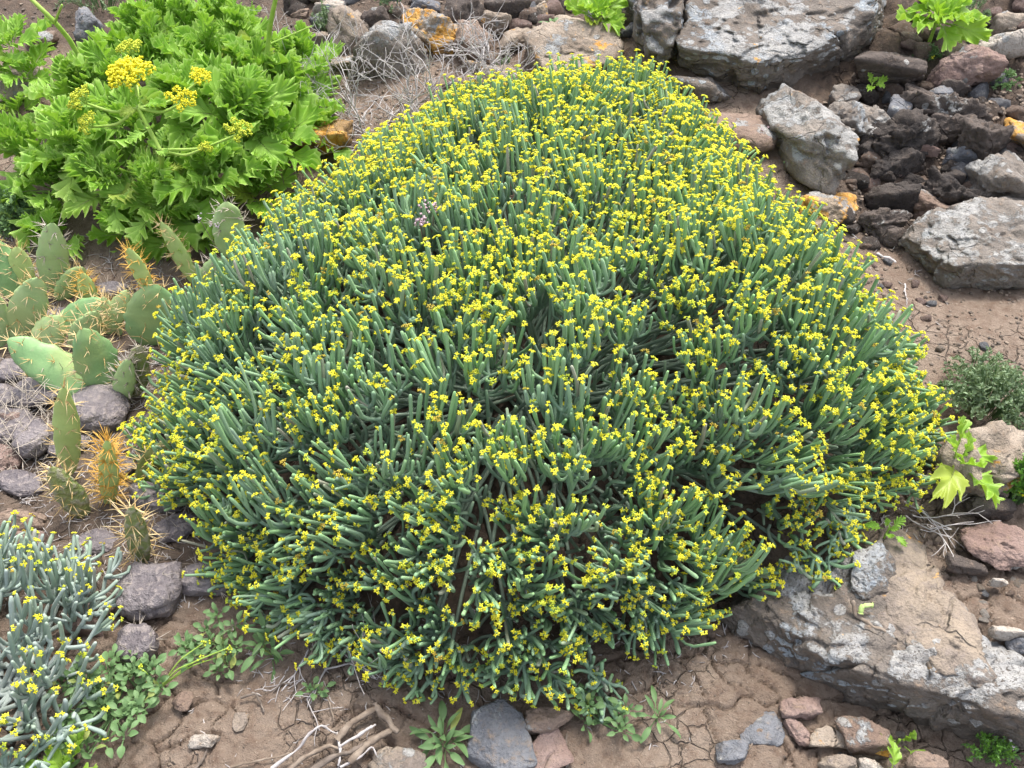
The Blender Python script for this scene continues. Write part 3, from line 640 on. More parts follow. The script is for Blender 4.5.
def cluster(S, n, L, spread, nsec, ntip, rad, bloom, root, age0=.0, up=.75, zmin=None, dist=None):
    """one candelabra branch: stem from root, secondaries, blunt upright tips"""
    g = nrm(n * .62 + np.array([0, 0, up]) + rng.normal(size=3) * .24)
    u = nrm(np.cross(g, nrm(rng.normal(size=3)))); w = np.cross(g, u)
    B = S - g * L
    if zmin is not None: B[2] = max(B[2], zmin + .015)
    mb = MB(); K = 7
    mid = (root + B) / 2 - g * .04 + rng.normal(size=3) * .02; mid[2] = max(mid[2], (zmin or 0) + .02)
    P = bez(root[None], mid[None], B[None], K); R = np.linspace(1.35, 1.1, K)[None] * rad
    V, Q, T, _ = tubes(P, R, 6); mb.add(V, Q, T, tube_tint(1, K, 6, np.tile(np.array([1., rng.random(), .15]), (1, K, 1))))
    a = np.arange(nsec) * 2 * math.pi / nsec + rng.uniform(0, 6.3) + rng.normal(size=nsec) * .25
    lat = u * np.cos(a)[:, None] + w * np.sin(a)[:, None]; fr = rng.uniform(.35, .8, nsec)
    if nsec > 3: fr[-1] = .08
    Mn = B + lat * (spread * fr)[:, None] + g * (L * rng.uniform(.30, .62, nsec))[:, None]
    ctl = B + lat * (spread * fr * .8)[:, None] + g * L * .06
    K = 4; P = bez(np.repeat(B[None], nsec, 0), ctl, Mn, K); R = np.tile(np.linspace(1.08, 1.0, K), (nsec, 1)) * rad
    V, Q, T, _ = tubes(P, R, 5)
    tt = np.zeros((nsec, K, 3)); tt[..., 0] = .85; tt[..., 1] = rng.random((nsec, 1)); mb.add(V, Q, T, tube_tint(nsec, K, 5, tt))
    # tips
    idx = np.repeat(np.arange(nsec), rng.integers(max(1, ntip - 2), ntip + 2, nsec)); N = len(idx); M0 = Mn[idx]
    ph = rng.uniform(0, 6.3, N); rr = spread * np.sqrt(rng.uniform(.03, 1, N)) * .62
    off = lat[idx] * (spread * fr[idx])[:, None] * 1.2 + (u * np.cos(ph)[:, None] + w * np.sin(ph)[:, None]) * rr[:, None]
    E = S + off + g * (rng.normal(size=N) * .019 - .10 * (np.linalg.norm(off, axis=1) / .1) ** 2 * .12)[:, None]
    short = rng.random(N) < .26
    E = np.where(short[:, None], M0 + (E - M0) * rng.uniform(.45, .75, (N, 1)), E)
    if zmin is not None: E[:, 2] = np.maximum(E[:, 2], zmin + .02)
    d = E - M0; dg = (d @ g)[:, None] * g; ctl = M0 + (d - dg) * rng.uniform(.85, 1.2, (N, 1)) + dg * rng.uniform(.05, .38, (N, 1)) + rng.normal(size=(N, 3)) * .009
    K = 6; P = bez(M0, ctl, E, K)
    rt = rad * rng.uniform(.72, 1.22, N); prof = np.array([.9, .96, 1., 1.02, 1.02, .72])
    # last ring sits just short of the end so that the tip is blunt and round
    P[:, -2] = P[:, -1] - (P[:, -1] - P[:, -2]) * .28
    V, Q, T, _ = tubes(P, rt[:, None] * prof[None] * (1 + .07 * rng.normal(size=(N, K))), 5)
    tt = np.zeros((N, K, 3)); ag = np.clip(age0 + rng.normal(size=N) * .16 + short * .45, 0, 1)
    tt[..., 0] = np.clip(ag[:, None] + np.linspace(.62, 0.0, K)[None], 0, 1); tt[..., 1] = rng.random((N, 1))
    tt[..., 2] = (rng.random((N, 1)) < .045) * rng.uniform(.4, .95, (N, 1))
    mb.add(V, Q, T, tube_tint(N, K, 5, tt))
    fl = (rng.random(N) < bloom) & ~(short & (rng.random(N) < 1.15 - bloom))
    ax = nrm(P[:, -1] - P[:, -3])
    return mb, E[fl], ax[fl]

def outline_fn(C, pts):
    """footprint radius by angle, from points on the rim"""
    d = np.array(pts)[:, :2] - C[None, :2]; th = np.arctan2(d[:, 1], d[:, 0]); r = np.hypot(d[:, 0], d[:, 1]); o = np.argsort(th)
    th, r = th[o], r[o]
    th = np.concatenate([th - 2 * math.pi, th, th + 2 * math.pi]); r = np.tile(r, 3)
    return lambda t: np.interp(t, th, r)

def make_main_shrub():
    rim = [(620, 74, .28), (665, 88, .29), (700, 112, .30), (770, 180, .31), (830, 242, .31), (880, 306, .28), (930, 362, .26), (948, 395, .24), (938, 450, .22), (900, 492, .20), (850, 522, .19), (790, 555, .16),
           (712, 615, .11), (690, 640, .08), (640, 664, .07), (590, 677, .06), (520, 688, .06), (460, 682, .06), (400, 668, .06), (350, 640, .06), (290, 622, .06), (240, 592, .06), (195, 540, .07), (168, 490, .09),
           (142, 430, .12), (155, 360, .15), (175, 312, .18), (222, 262, .21), (265, 206, .25), (335, 158, .27), (400, 124, .27), (440, 105, .27), (520, 86, .27), (570, 79, .27)]
    W = np.array([at(*q) for q in rim]); C = np.array([.02, 1.52, 0.0]); Rf = outline_fn(C, W)
    hmax = .47
    def surf(x, y):
        dx, dy = x - C[0], y - C[1]; rho = np.hypot(dx, dy) / Rf(np.arctan2(dy, dx))
        lump = .020 * vnoise(np.stack([x * 5.5, y * 5.5, 0 * x], -1), 77) + .014 * vnoise(np.stack([x * 12, y * 12, 0 * x], -1), 78)
        dome = np.clip(1 - np.clip(rho, 0, 1) ** 2.5, 0, 1) ** .62
        return .045 + np.maximum(H0(x, y), 0) * .75 + hmax * dome * (1 - .10 * np.clip(y - 1.5, -1, 1)) + lump * np.clip(2 * (1 - rho), 0, 1), rho
    n = 26000; th = rng.uniform(-math.pi, math.pi, n); rr = np.sqrt(rng.random(n)) ; rr = np.where(rng.random(n) < .45, 1 - .32 * rng.random(n) ** 1.5, rr)
    R = Rf(th); X = C[0] + np.cos(th) * R * rr; Y = C[1] + np.sin(th) * R * rr
    Z, rho = surf(X, Y); e = .012
    zx, _ = surf(X + e, Y); zx0, _ = surf(X - e, Y); zy, _ = surf(X, Y + e); zy0, _ = surf(X, Y - e)
    nx, ny = -(zx - zx0) / (2 * e), -(zy - zy0) / (2 * e); k = np.minimum(1, 2.6 / np.maximum(np.hypot(nx, ny), 1e-6)); nn = nrm(np.stack([nx * k, ny * k, np.ones(n)], -1))
    P = np.stack([X, Y, Z], -1)
    holes = np.array([at(*q) for q in ((738, 478, .27), (690, 562, .16), (520, 425, .46), (470, 548, .34), (575, 590, .22), (372, 600, .18), (610, 470, .4), (300, 470, .33), (795, 420, .34))])
    keep = []; dmin = .084
    kp = np.zeros((0, 3))
    for i in range(n):
        if len(kp) and ((kp - P[i]) ** 2).sum(1).min() < dmin * dmin: continue
        if ((holes - P[i]) ** 2).sum(1).min() < .052 ** 2: continue
        keep.append(i); kp = np.concatenate([kp, P[i:i + 1]])
    root0 = np.array([C[0], C[1], float(H0(C[0], C[1])) * .8])
    sh = thing('flowering_cushion_shrub', root0, 'large dome-shaped succulent shrub with finger-like grey-green stems and many tiny yellow flowers', 'shrub')
    view = nrm(CAM - P[keep]); vis = (view * nn[keep]).sum(1)
    order = np.argsort(-vis); big = set(order[:300].tolist())
    rest = MB(); restf = MB()
    for j, i in enumerate(keep):
        S = P[i]; base = float(H0(S[0], S[1]))
        root = root0 + np.array([*(rng.normal(size=2) * .07 + .22 * (S[:2] - C[:2])), .03])
        root[2] = max(.03, float(H0(root[0], root[1])) + .02)
        back = sstep(1.1, 2.0, S[1]) * .5 + sstep(.2, .7, S[0]) * .45 + sstep(.6, 1.0, rho[i]) * .2
        S = S + nn[i] * np.clip(rng.normal(), -1.3, 1.2) * .017
        patch = fbm(np.array([[S[0] * 3.2, S[1] * 3.2, 0]]), 2, 61)[0]
        bloom = float(np.clip(.54 + .80 * back + .45 * patch, .15, 1.0))
        L = float(np.clip(rng.uniform(.115, .16), .05, max(.06, S[2] - base)))
        up = .88 if rho[i] < .8 else .88 - .42 * (rho[i] - .8) / .2
        mb, E, ax = cluster(S, nn[i], L, .056, int(rng.integers(6, 9)), 7, .0034, bloom, root, .12 + .25 * (1 - bloom), up, base)
        if j in big:
            b = link('branch', mb.mesh('branch', M['stem'], root0), sh)
            if len(E):
                V, T, ft = flower_heads(E, ax, .0049 + .0012 * sstep(.9, 2.0, S[1])); f = MB(); f.add(V, None, T, ft)
                link('flowers', f.mesh('flowers', M['flower'], root0), b, kind='stuff')
        else:
            for v, t in zip(mb.v, mb.t): pass
            o = rest.n
            rest.v += mb.v; rest.t += mb.t; rest.q += [q + o for q in mb.q]; rest.tr += [q + o for q in mb.tr]; rest.n += mb.n
            if len(E):
                V, T, ft = flower_heads(E, ax, .0049 + .0012 * sstep(.9, 2.0, S[1])); restf.add(V, None, T, ft)
    if rest.n:
        b = link('branch_mass', rest.mesh('branch_mass', M['stem'], root0), sh, kind='stuff')
        link('flowers', restf.mesh('flowers', M['flower'], root0), b, kind='stuff')
    # older stems filling the inside
    sel = rng.choice(n, 2700, replace=False); g = nrm(nn[sel] + np.array([0, 0, .6]) + rng.normal(size=(2700, 3)) * .35)
    dep = rng.uniform(.04, .13, 2700); E = P[sel] - nn[sel] * dep[:, None]; E[:, 2] = np.maximum(E[:, 2], H0(E[:, 0], E[:, 1]) + .025)
    A = E - g * rng.uniform(.05, .10, (2700, 1)); A[:, 2] = np.maximum(A[:, 2], H0(A[:, 0], A[:, 1]) + .01)
    ctl = (A + E) / 2 + rng.normal(size=(2700, 3)) * .014; K = 4
    Vv, Q, T, _ = tubes(bez(A, ctl, E, K), np.tile(np.array([1, 1, .98, .7]), (2700, 1)) * .0036, 5)
    tt = np.zeros((2700, K, 3)); tt[..., 0] = np.linspace(1, .7, K)[None]; tt[..., 1] = rng.random((2700, 1)); tt[..., 2] = rng.random((2700, 1)) * .25
    mb = MB(); mb.add(Vv, Q, T, tube_tint(2700, K, 5, tt)); link('inner_stems', mb.mesh('inner_stems', M['stem'], root0), sh, kind='stuff')
    print('shrub clusters', len(keep))
    return surf
shrub_surface = make_main_shrub()

def make_grey_shrub():
    C = ground(-8, 700); sh = thing('grey_cushion_shrub', C, 'small grey-stemmed succulent shrub with scattered yellow flowers beside the round-leaved weed', 'shrub')
    Rx, Ry, hm = .26, .31, .19; n = 4000
    th = rng.uniform(-math.pi, math.pi, n); rr = np.sqrt(rng.random(n)); X = C[0] - .04 + np.cos(th) * Rx * rr; Y = C[1] + np.sin(th) * Ry * rr
    Z = .05 + hm * np.clip(1 - rr ** 2.2, 0, 1) ** .6
    nn = nrm(np.stack([np.cos(th) * rr ** 1.6, np.sin(th) * rr ** 1.6, np.full(n, .62)], -1)); P = np.stack([X, Y, Z], -1); kp = np.zeros((0, 3))
    for i in range(n):
        if len(kp) and ((kp - P[i]) ** 2).sum(1).min() < .076 ** 2: continue
        kp = np.concatenate([kp, P[i:i + 1]])
        root = C + np.array([*(rng.normal(size=2) * .05), .01])
        mb, E, ax = cluster(P[i], nn[i], .13, .055, int(rng.integers(4, 7)), 5, .0037, .5, root, .4, .6, 0.0)
        b = link('branch', mb.mesh('branch', M['stem_grey'], C), sh)
        if len(E):
            V, T, ft = flower_heads(E, ax, .0046); f = MB(); f.add(V, None, T, ft); link('flowers', f.mesh('flowers', M['flower'], C), b, kind='stuff')
make_grey_shrub()

# ---------------------------------------------------------------- leaves
def lobed_leaf(seed, L, nl=4, width=.42, depth=.5, rounded=False, droop=.25, ns=46, nr=5):
    r = np.random.default_rng(seed); mb = MB()
    s = np.linspace(0, 1, ns)
    rib = lambda y: np.stack([0 * y, y, -droop * L * (y / L) ** 2 * .9 + .12 * L * (y / L)], -1)
    for side in (-1, 1):
        lob = np.abs(np.sin((s * (nl - .35) + .25 + .08 * r.normal()) * math.pi)) ** (.55 if not rounded else .6)
        teeth = 1 + (.0 if rounded else .045) * np.sign(np.sin(s * (nl - .35) * math.pi * 3 + r.uniform(0, 3))) * (1 - s ** 6)
        env = width * L * np.sin(np.clip(s * .78 + .16, 0, 1) * math.pi * .86) ** .8
        env = np.where(s > .9, np.maximum(env, .26 * L), env)
        ell = env * ((1 - depth) + depth * lob) * teeth * (1 + .06 * r.normal(size=ns))
        ell = ell * sstep(-.02, .10, s)
        ym = L * (.24 + .56 * s); ang = np.radians(68 * (1 - s) ** .8)
        dx, dy = np.sin(ang), np.cos(ang)
        f = np.linspace(0, 1, nr)
        X = side * (.004 * (1 - s)[:, None] * 1 + ell[:, None] * f[None] * dx[:, None]); Yy = ym[:, None] + ell[:, None] * f[None] * dy[:, None]
        b = rib(Yy.ravel())[:, 2].reshape(ns, nr)
        Zz = b + .22 * np.abs(X) + (f[None] ** 2) * ell[:, None] * (.10 + .28 * np.sin(s * nl * math.pi * 2 + r.uniform(0, 6)))[:, None] + .06 * L * (f[None] ** 3) * r.normal(size=ns).cumsum()[:, None] * .12
        V = np.stack([X, Yy, Zz], -1).reshape(-1, 3)
        i, j = np.meshgrid(np.arange(ns - 1), np.arange(nr - 1), indexing='ij'); k = (i * nr + j).ravel()
        Q = np.stack([k, k + 1, k + nr + 1, k + nr], -1)
        if side < 0: Q = Q[:, ::-1]
        t = np.zeros((ns, nr, 3)); t[..., 0] = f[None]; t[..., 1] = (np.clip(lob - .975, 0, 1) * 40 * .85)[:, None] * (1 - .6 * f[None])
        mb.add(V, Q, None, t.reshape(-1, 3))
    y = np.linspace(0, .8 * L, 8); P = rib(y)[None]; P[..., 2] -= .002
    V, Q, T, _ = tubes(P, np.linspace(.0042, .0012, 8)[None] * (L / .17), 5); tt = np.zeros((len(V), 3)); tt[:, 1] = .85; mb.add(V, Q, T, tt)
    return mb

def spoon_leaf(seed, L, w=.34, point=.0):
    r = np.random.default_rng(seed); mb = MB(); ns, nr = 10, 5; s = np.linspace(0, 1, ns)
    hw = w * L * .5 * np.where(s < .35, .14 + .25 * s, np.sin(np.clip((s - .35) / .65, 0, 1) ** .85 * math.pi * .93 + .12) ** .7 * .97 + .03 * (1 - s)); f = np.linspace(-1, 1, nr)
    X = hw[:, None] * f[None]; Y = np.repeat(s[:, None] * L, nr, 1); Z = .30 * L * np.sin(s * 1.6)[:, None] - .32 * L * (s ** 2)[:, None] + .5 * np.abs(X) * .5 + .02 * L * r.normal() * (s ** 2)[:, None] * f[None]
    i, j = np.meshgrid(np.arange(ns - 1), np.arange(nr - 1), indexing='ij'); k = (i * nr + j).ravel()
    t = np.zeros((ns, nr, 3)); t[..., 0] = np.abs(f)[None] * .9
    mb.add(np.stack([X, Y, Z], -1).reshape(-1, 3), np.stack([k, k + 1, k + nr + 1, k + nr], -1), None, t.reshape(-1, 3)); return mb

def leaf_matrix(base, direction, upv, scale, twist=0.0):
    y = nrm(direction); x = nrm(np.cross(y, upv)); z = np.cross(x, y)
    c, s = math.cos(twist), math.sin(twist); x, z = x * c + z * s, z * c - x * s
    m = np.eye(4); m[:3, 0], m[:3, 1], m[:3, 2], m[:3, 3] = x * scale, y * scale, z * scale, base
    return Matrix(m.tolist())
LOBED = [lobed_leaf(300 + i, .15, 4 + i % 2, .42 + .04 * (i % 3), .44, False, .10 + .10 * (i % 4), 64).mesh('lobed_leaf', M['leaf']) for i in range(8)]
LIME = [lobed_leaf(330 + i, .15, 3, .46, .34, True, .2 + .1 * i).mesh('lobed_leaf', M['leaf_lime']) for i in range(5)]
SPOON_LONG = [spoon_leaf(370 + i, .05, .20 + .03 * (i % 3)).mesh('spoon_leaf', M['weed']) for i in range(4)]
SPOON = [spoon_leaf(350 + i, .05, .36 + .05 * (i % 3)).mesh('spoon_leaf', M['weed']) for i in range(6)]

def put_leaf(root, me, base, d, up, sc, tw=0):
    o = link('leaf', me, root); o.matrix_local = Matrix.Translation(-root.location) @ leaf_matrix(base, d, up, sc, tw); return o
def rosette(root, P, axis, nl, meshes, sc, tilt=(25, 75), stem=.02):
    u = nrm(np.cross(axis, [.3, .7, .2])); w = np.cross(axis, u); a0 = rng.uniform(0, 6.3)
    for k in range(nl):
        a = a0 + k * 2.39996; rad = u * math.cos(a) + w * math.sin(a); fr = k / max(1, nl - 1)
        el = math.radians(tilt[1] + (tilt[0] - tilt[1]) * fr + rng.normal() * 6)
        d = rad * math.cos(el) + axis * math.sin(el)
        put_leaf(root, meshes[int(rng.integers(len(meshes)))], P + rad * stem * fr, d, axis - .4 * rad, sc * (.62 + .45 * fr) * rng.uniform(.88, 1.12), rng.normal() * .3)

def stalk_mesh(paths, radii, mat, origin, sides=7):
    mb = MB()
    for p, (r0, r1) in zip(paths, radii):
        p = np.asarray(p, float); K = 10
        tt = np.linspace(0, 1, K); n = len(p)
        if n == 2: q = p[0] + (p[1] - p[0]) * tt[:, None]
        else:
            xs = np.linspace(0, 1, n); q = np.stack([np.interp(tt, xs, p[:, c]) for c in range(3)], -1)
            q[1:-1] = (q[:-2] + 2 * q[1:-1] + q[2:]) / 4
        V, Q, T, _ = tubes(q[None], np.linspace(r0, r1, K)[None], sides); mb.add(V, Q, T)
    return mb.mesh('stalk', mat, origin)

def umbel(root, P, axis, rad, n, ball, mat):
    """rays with a little round head of florets on each"""
    axis = nrm(axis); u = nrm(np.cross(axis, [.2, .9, .1])); w = np.cross(axis, u)
    k = np.arange(n); rr = rad * np.sqrt((k + .4) / n); a = k * 2.39996; base = P - axis * rad * .9
    tips = P + (u * np.cos(a)[:, None] + w * np.sin(a)[:, None]) * rr[:, None] - axis * (.35 * rr ** 2 / rad)[:, None]
    V, Q, T, _ = tubes(bez(np.repeat(base[None], n, 0), (base + tips) / 2 - axis * rad * .1, tips, 5), np.full((n, 5), .0013), 5)
    mb = MB(); mb.add(V, Q, T); rl = np.array(root.location)
    ub = link('umbel', mb.mesh('umbel', M['stalk'], rl), root)
    for t in tips:
        m = 34; dirs = nrm(rng.normal(size=(m, 3)) + axis * .5); V, T = octs(t + dirs * ball * rng.uniform(.6, 1.05, (m, 1)), ball * .27)
        f = MB(); f.add(V, None, T); link('umbellet', f.mesh('umbellet', mat, rl), ub)

def make_leafy():
    base = ground(165, 205)
    pl = thing('lobed_leaf_plant', base, 'large bright green fleshy plant with lobed leaves and yellow flower umbels', 'plant')
    # shoots: (pixel, height above ground, number of leaves, scale)
    shoots = [(60, 62, .20, 13, 1.0), (105, 50, .24, 13, 1.0), (150, 30, .24, 13, 1.0), (205, 28, .26, 14, 1.05), (255, 45, .24, 14, 1.05), (295, 72, .18, 12, 1.0), (235, 85, .30, 16, 1.15), (275, 112, .22, 14, 1.1),
              (185, 75, .30, 12, 1.05), (120, 95, .28, 12, 1.0), (60, 120, .24, 13, 1.0), (95, 160, .20, 13, .95), (30, 158, .16, 13, .95), (150, 180, .18, 14, 1.0), (205, 150, .24, 13, 1.0), (255, 165, .16, 13, .95), (120, 205, .10, 12, .85), (190, 205, .10, 11, .85), (300, 30, .18, 10, .95), (35, 215, .08, 9, .8), (130, 8, .22, 11, 1.0), (185, 4, .22, 11, 1.0), (240, 12, .22, 11, 1.0), (285, 40, .2, 9, 1.0), (8, 125, .18, 9, .95), (318, 105, .12, 7, .85), (160, -14, .22, 9, 1.0), (215, -12, .22, 9, 1.0)]
    c = np.array([base[0], base[1] + .2, 0]); paths = []; fill = MB(); small = []
    for q in range(4):
        b = lobed_leaf(390 + q, .15, 5, .42, .46, False, .2, 30, 4); o = 0; T = []; Q = np.concatenate(b.q); T = np.concatenate(b.tr); small.append((np.concatenate(b.v), Q, T, np.concatenate(b.t)))
    for (px, py, h, nl, sc) in shoots:
        g = ground(px, py + 8, h); lat = np.array([g[0] - c[0], g[1] - c[1], 0]); axis = nrm(np.array([0, 0, 1.]) + .9 * lat + np.array([0, -.15, 0]))
        P = g - axis * .10
        paths.append([base + np.array([*(rng.normal(size=2) * .04), 0]), (base + P) / 2 - np.array([0, 0, .03]), P])
        rosette(pl, P, axis, nl - 2, LOBED, sc * 1.05, (8, 74), .03)
        for k in range(9):
            a = rng.uniform(0, 6.3); el = rng.uniform(.3, 1.4); d = nrm(np.array([math.cos(a) * math.cos(el), math.sin(a) * math.cos(el), math.sin(el)]) + axis * .4); lm = np.array(leaf_matrix(P + axis * rng.uniform(-.02, .07), d, axis + .1, sc * rng.uniform(.5, .8), rng.normal() * .4)); src = small[int(rng.integers(4))]
            fill.add(src[0] @ lm[:3, :3].T + lm[:3, 3], src[1], src[2], src[3])
    link('stems', stalk_mesh(paths, [(.009, .006)] * len(paths), M['stalk'], base), pl)
    link('young_leaves', fill.mesh('young_leaves', M['leaf'], base), pl, kind='stuff')
    # flower stems and umbels
    hub = ground(160, 150, .32); node = ground(138, 108, .40); ub = [((126, 68), .47, .054, 15, .0165, 'umbel'), ((76, 96), .42, .034, 9, .010, 'umbel_green'), ((183, 97), .44, .034, 9, .010, 'umbel'), ((200, 74), .42, .027, 8, .010, 'umbel'),
          ((240, 128), .34, .034, 9, .010, 'umbel_green'), ((84, 122), .38, .028, 8, .009, 'umbel_green'), ((128, 44), .42, .032, 10, .010, 'umbel_green'), ((205, 146), .32, .014, 5, .008, 'umbel_green')]
    ps, rd = [[base, hub], [hub, node]], [(.008, .0062), (.0062, .005)]
    for (q, h, r, n, b, mt) in ub:
        t = ground(q[0], q[1], h); ax = nrm(np.array([0, -.45, 1.]) + .6 * nrm(t - node) * np.array([1, 1, 0]))
        umbel(pl, t, ax, r, n, b, M[mt]); e = t - ax * r * .9; s0 = hub if q[0] > 190 and q[1] > 110 else node
        ps.append([s0, (s0 + e) / 2 + np.array([0, 0, -.02]), e]); rd.append((.0042, .0032))
    for q in (hub, node, (hub + node) / 2, hub * .6 + base * .4): rosette(pl, q, nrm(np.array([0, -.3, 1])), 3, LOBED, .36, (10, 50), .005)
    link('flower_stem', stalk_mesh(ps, rd, M['stalk'], base), pl)
    a, b, c2 = ground(76, 48, .22), ground(55, 22, .34), ground(30, -2, .40)
    link('flower_stem', stalk_mesh([[a - np.array([-.05, .1, .2]), a, b, c2], [b, ground(62, 5, .42)]], [(.009, .006), (.004, .003)], M['stalk'], base), pl)
    a, b, c2 = ground(268, 45, .26), ground(271, 20, .36), ground(278, -12, .46)
    link('flower_stem', stalk_mesh([[a - np.array([.05, .1, .22]), a, b, c2], [a, ground(312, 26, .30)]], [(.008, .006), (.003, .002)], M['stalk'], base), pl)
    # its neighbour at the corner
    b2 = ground(5, 55); p2 = thing('lobed_leaf_plant', b2, 'smaller pale green lobed-leaf plant beside the large flowering one', 'plant')
    for (px, py, h) in ((5, 30, .16), (20, 62, .10), (-15, 55, .14), (12, 100, .05)):
        rosette(p2, ground(px, py, h) - np.array([0, 0, .05]), nrm(np.array([0, -.1, 1])), 9, LOBED, .8, (10, 70), .02)
make_leafy()

def small_lobed(px, py, nl, sc, label, meshes=LIME, tilt=(15, 70), dz=.03, axis=(0, -.35, 1)):
    g = ground(px, py); g[2] = float(H(np.array([g[0]]), np.array([g[1]]))[0])
    p = thing('lobed_leaf_seedling', g, label, 'plant'); P = g + np.array([0, 0, dz])
    link('stem', stalk_mesh([[g - np.array([0, 0, .01]), P + np.array([0, 0, .005])]], [(.006 * sc + .001, .005 * sc + .001)], M['stalk'], g), p)
    rosette(p, P, nrm(np.array(axis, float)), nl, meshes, sc, tilt, .012)
    return p
small_lobed(596, 36, 14, .72, 'small bright green lobed plant growing beside the big flat-topped block', dz=.06)
small_lobed(926, 52, 16, .85, 'lime-green rosette plant growing above the dark smooth-faced block', dz=.10)
small_lobed(866, 104, 6, .22, 'tiny green sprout between the layered slabs and the dark block', dz=.06)
small_lobed(940, 490, 7, .58, 'bright lime leaves poking out from under the shrub onto the tan boulder', dz=.10, axis=(.5, -.3, .8))
small_lobed(898, 742, 3, .34, 'single bright lobed leaf growing at the foot of the outcrop', dz=.02, axis=(.1, -.5, 1))
small_lobed(888, 778, 4, .30, 'tiny lobed sprout below the single lobed leaf', dz=.02)
small_lobed(72, 782, 7, .46, 'bright lobed leaves below the round-leaved weed', LIME, dz=.04, axis=(0, .25, 1))
small_lobed(884, 538, 7, .20, 'small green seedling under the right rim of the shrub', LOBED, dz=.04)

def weed(px, py, spread, nl, leafpx, label, shoots=5, mesh=None, h=.05, name='low_weed', stalks=False):
    g = ground(px, py); g[2] = float(H(np.array([g[0]]), np.array([g[1]]))[0]); m = mpp(g)
    p = thing(name, g, label, 'weed'); S = []; mesh = mesh or SPOON
    for s in range(shoots):
        a = rng.uniform(0, 6.3); q = g + np.array([math.cos(a), math.sin(a), 0]) * m * spread * math.sqrt(rng.random()) * (0 if shoots == 1 else 1)
        q[2] = float(H(np.array([q[0]]), np.array([q[1]]))[0]); top = q + np.array([0, 0, h * rng.uniform(.4, 1)]); S.append([g, (g + q) / 2 + np.array([0, 0, .01]), top])
        rosette(p, top, nrm(np.array([rng.normal() * .2, -.1 + rng.normal() * .2, 1])), nl, mesh, leafpx * m / .05, (0, 65), .008)
    link('stems', stalk_mesh(S, [(.0022, .0016)] * len(S), M['weed'], g, 5), p)
    return p
weed(112, 712, 54, 8, 15, 'round-leaved green weed mat between the grey shrub and bare earth', 34, h=.06)
weed(140, 690, 22, 9, 13, 'pale weed tuft at the edge of the round-leaved mat beside the small dead pad', 7, h=.05)
weed(222, 640, 40, 9, 14, 'dark green weed with oval leaves below the dead grey pads', 12, h=.05)
weed(262, 648, 16, 8, 26, 'long-leaved weed at the lower edge of the shrub', 3, SPOON_LONG, h=.03)
weed(448, 738, 10, 13, 34, 'rosette weed with long spoon leaves left of the blue-grey slab', 2, SPOON_LONG, h=.02)
weed(602, 722, 26, 9, 14, 'small-leaved weed under the drooping stems right of the brown slab', 8, h=.05)
weed(656, 722, 4, 13, 24, 'narrow-leaved seedling right of the small-leaved weed', 1, SPOON_LONG, h=.02)
weed(318, 688, 8, 9, 13, 'tiny green seedling on cracked earth beside the shrub', 2, h=.015)
weed(552, 42, 0, 12, 14, 'small yellowish-green rosette beside the small tan wedge stone', 1, h=.04)
weed(1000, 752, 8, 8, 10, 'small weed under the dark front of the outcrop', 3, h=.03)
weed(550, 30, 6, 6, 9, 'tiny plant among dark rocks behind the flat block', 2, h=.03)
weed(815, 172, 24, 9, 12, 'blue-green low weed at the foot of the tall lichened rock', 8, h=.03)

def feathery(px, py, w, hgt, n, leaf, mat, label, dots=None, squash=.7, name='feathery_plant'):
    g = ground(px, py); m = mpp(g); p = thing(name, g, label, 'plant'); R = w * m * .5
    ns = n // 22; a = rng.uniform(0, 6.3, ns); r = np.sqrt(rng.random(ns)); q = np.stack([np.cos(a) * r * R, np.sin(a) * r * R * squash, hgt * (1 - .75 * r ** 2) * rng.uniform(.6, 1.05, ns)], -1)
    base = np.stack([q[:, 0] * .35, q[:, 1] * .35, 0 * r], -1); ctl = (q + base) / 2 + np.array([0, 0, .4 * hgt]); K = 7
    gz = np.array([float(H0(g[0] + x, g[1] + y)) - g[2] for x, y in q[:, :2]]); q[:, 2] += gz
    P = bez(base, ctl, q, K); V, Q, T, _ = tubes(P, np.full((ns, K), .0011), 4); sb = MB(); sb.add(V, Q, T); link('stems', sb.mesh('stems', M['weed'], O3), p, kind='stuff')
    i = rng.integers(0, ns, n); t = rng.uniform(.35, 1, n); k = np.minimum((t * (K - 1)).astype(int), K - 2); f = (t * (K - 1) - k)[:, None]
    b = P[i, k] * (1 - f) + P[i, k + 1] * f; d = nrm(rng.normal(size=(n, 3)) + np.array([0, 0, .6])); s = nrm(np.cross(d, rng.normal(size=(n, 3)))); L = leaf * rng.uniform(.6, 1.2, (n, 1))
    nn = np.cross(d, s); V = np.stack([b, b + d * L * .5 + s * L * .22 + nn * L * .06, b + d * L, b + d * L * .5 - s * L * .22 + nn * L * .06], 1).reshape(-1, 3)
    T = (np.array([[0, 1, 2], [0, 2, 3]])[None] + (np.arange(n) * 4)[:, None, None]).reshape(-1, 3); mb = MB(); mb.add(V, None, T)
    link('foliage', mb.mesh('foliage', M[mat], O3), p, kind='stuff')
    if dots:
        for (dx, dy, mt) in dots:
            e = q[int(rng.integers(ns))]; V, T = octs(e + rng.normal(size=(6, 3)) * .003, .0035); f = MB(); f.add(V, None, T); link('flower', f.mesh('flower', M[mt], O3), p)
    return p
feathery(985, 412, 120, .13, 4200, .011, 'weed_grey', 'feathery grey-green low plant between the shrub and the tan boulder')
feathery(975, 372, 80, .06, 1100, .009, 'weed_grey', 'sparse grey-green tuft on bare earth above the feathery plant')
feathery(1014, 500, 52, .17, 2600, .013, 'moss', 'dense bright green cushion plant against the tan boulder', [(0, 0, 'flower'), (0, 0, 'flower')])
feathery(330, 36, 40, .12, 500, .012, 'weed_grey', 'thin grey-green tuft left of the tan orange-topped rock')
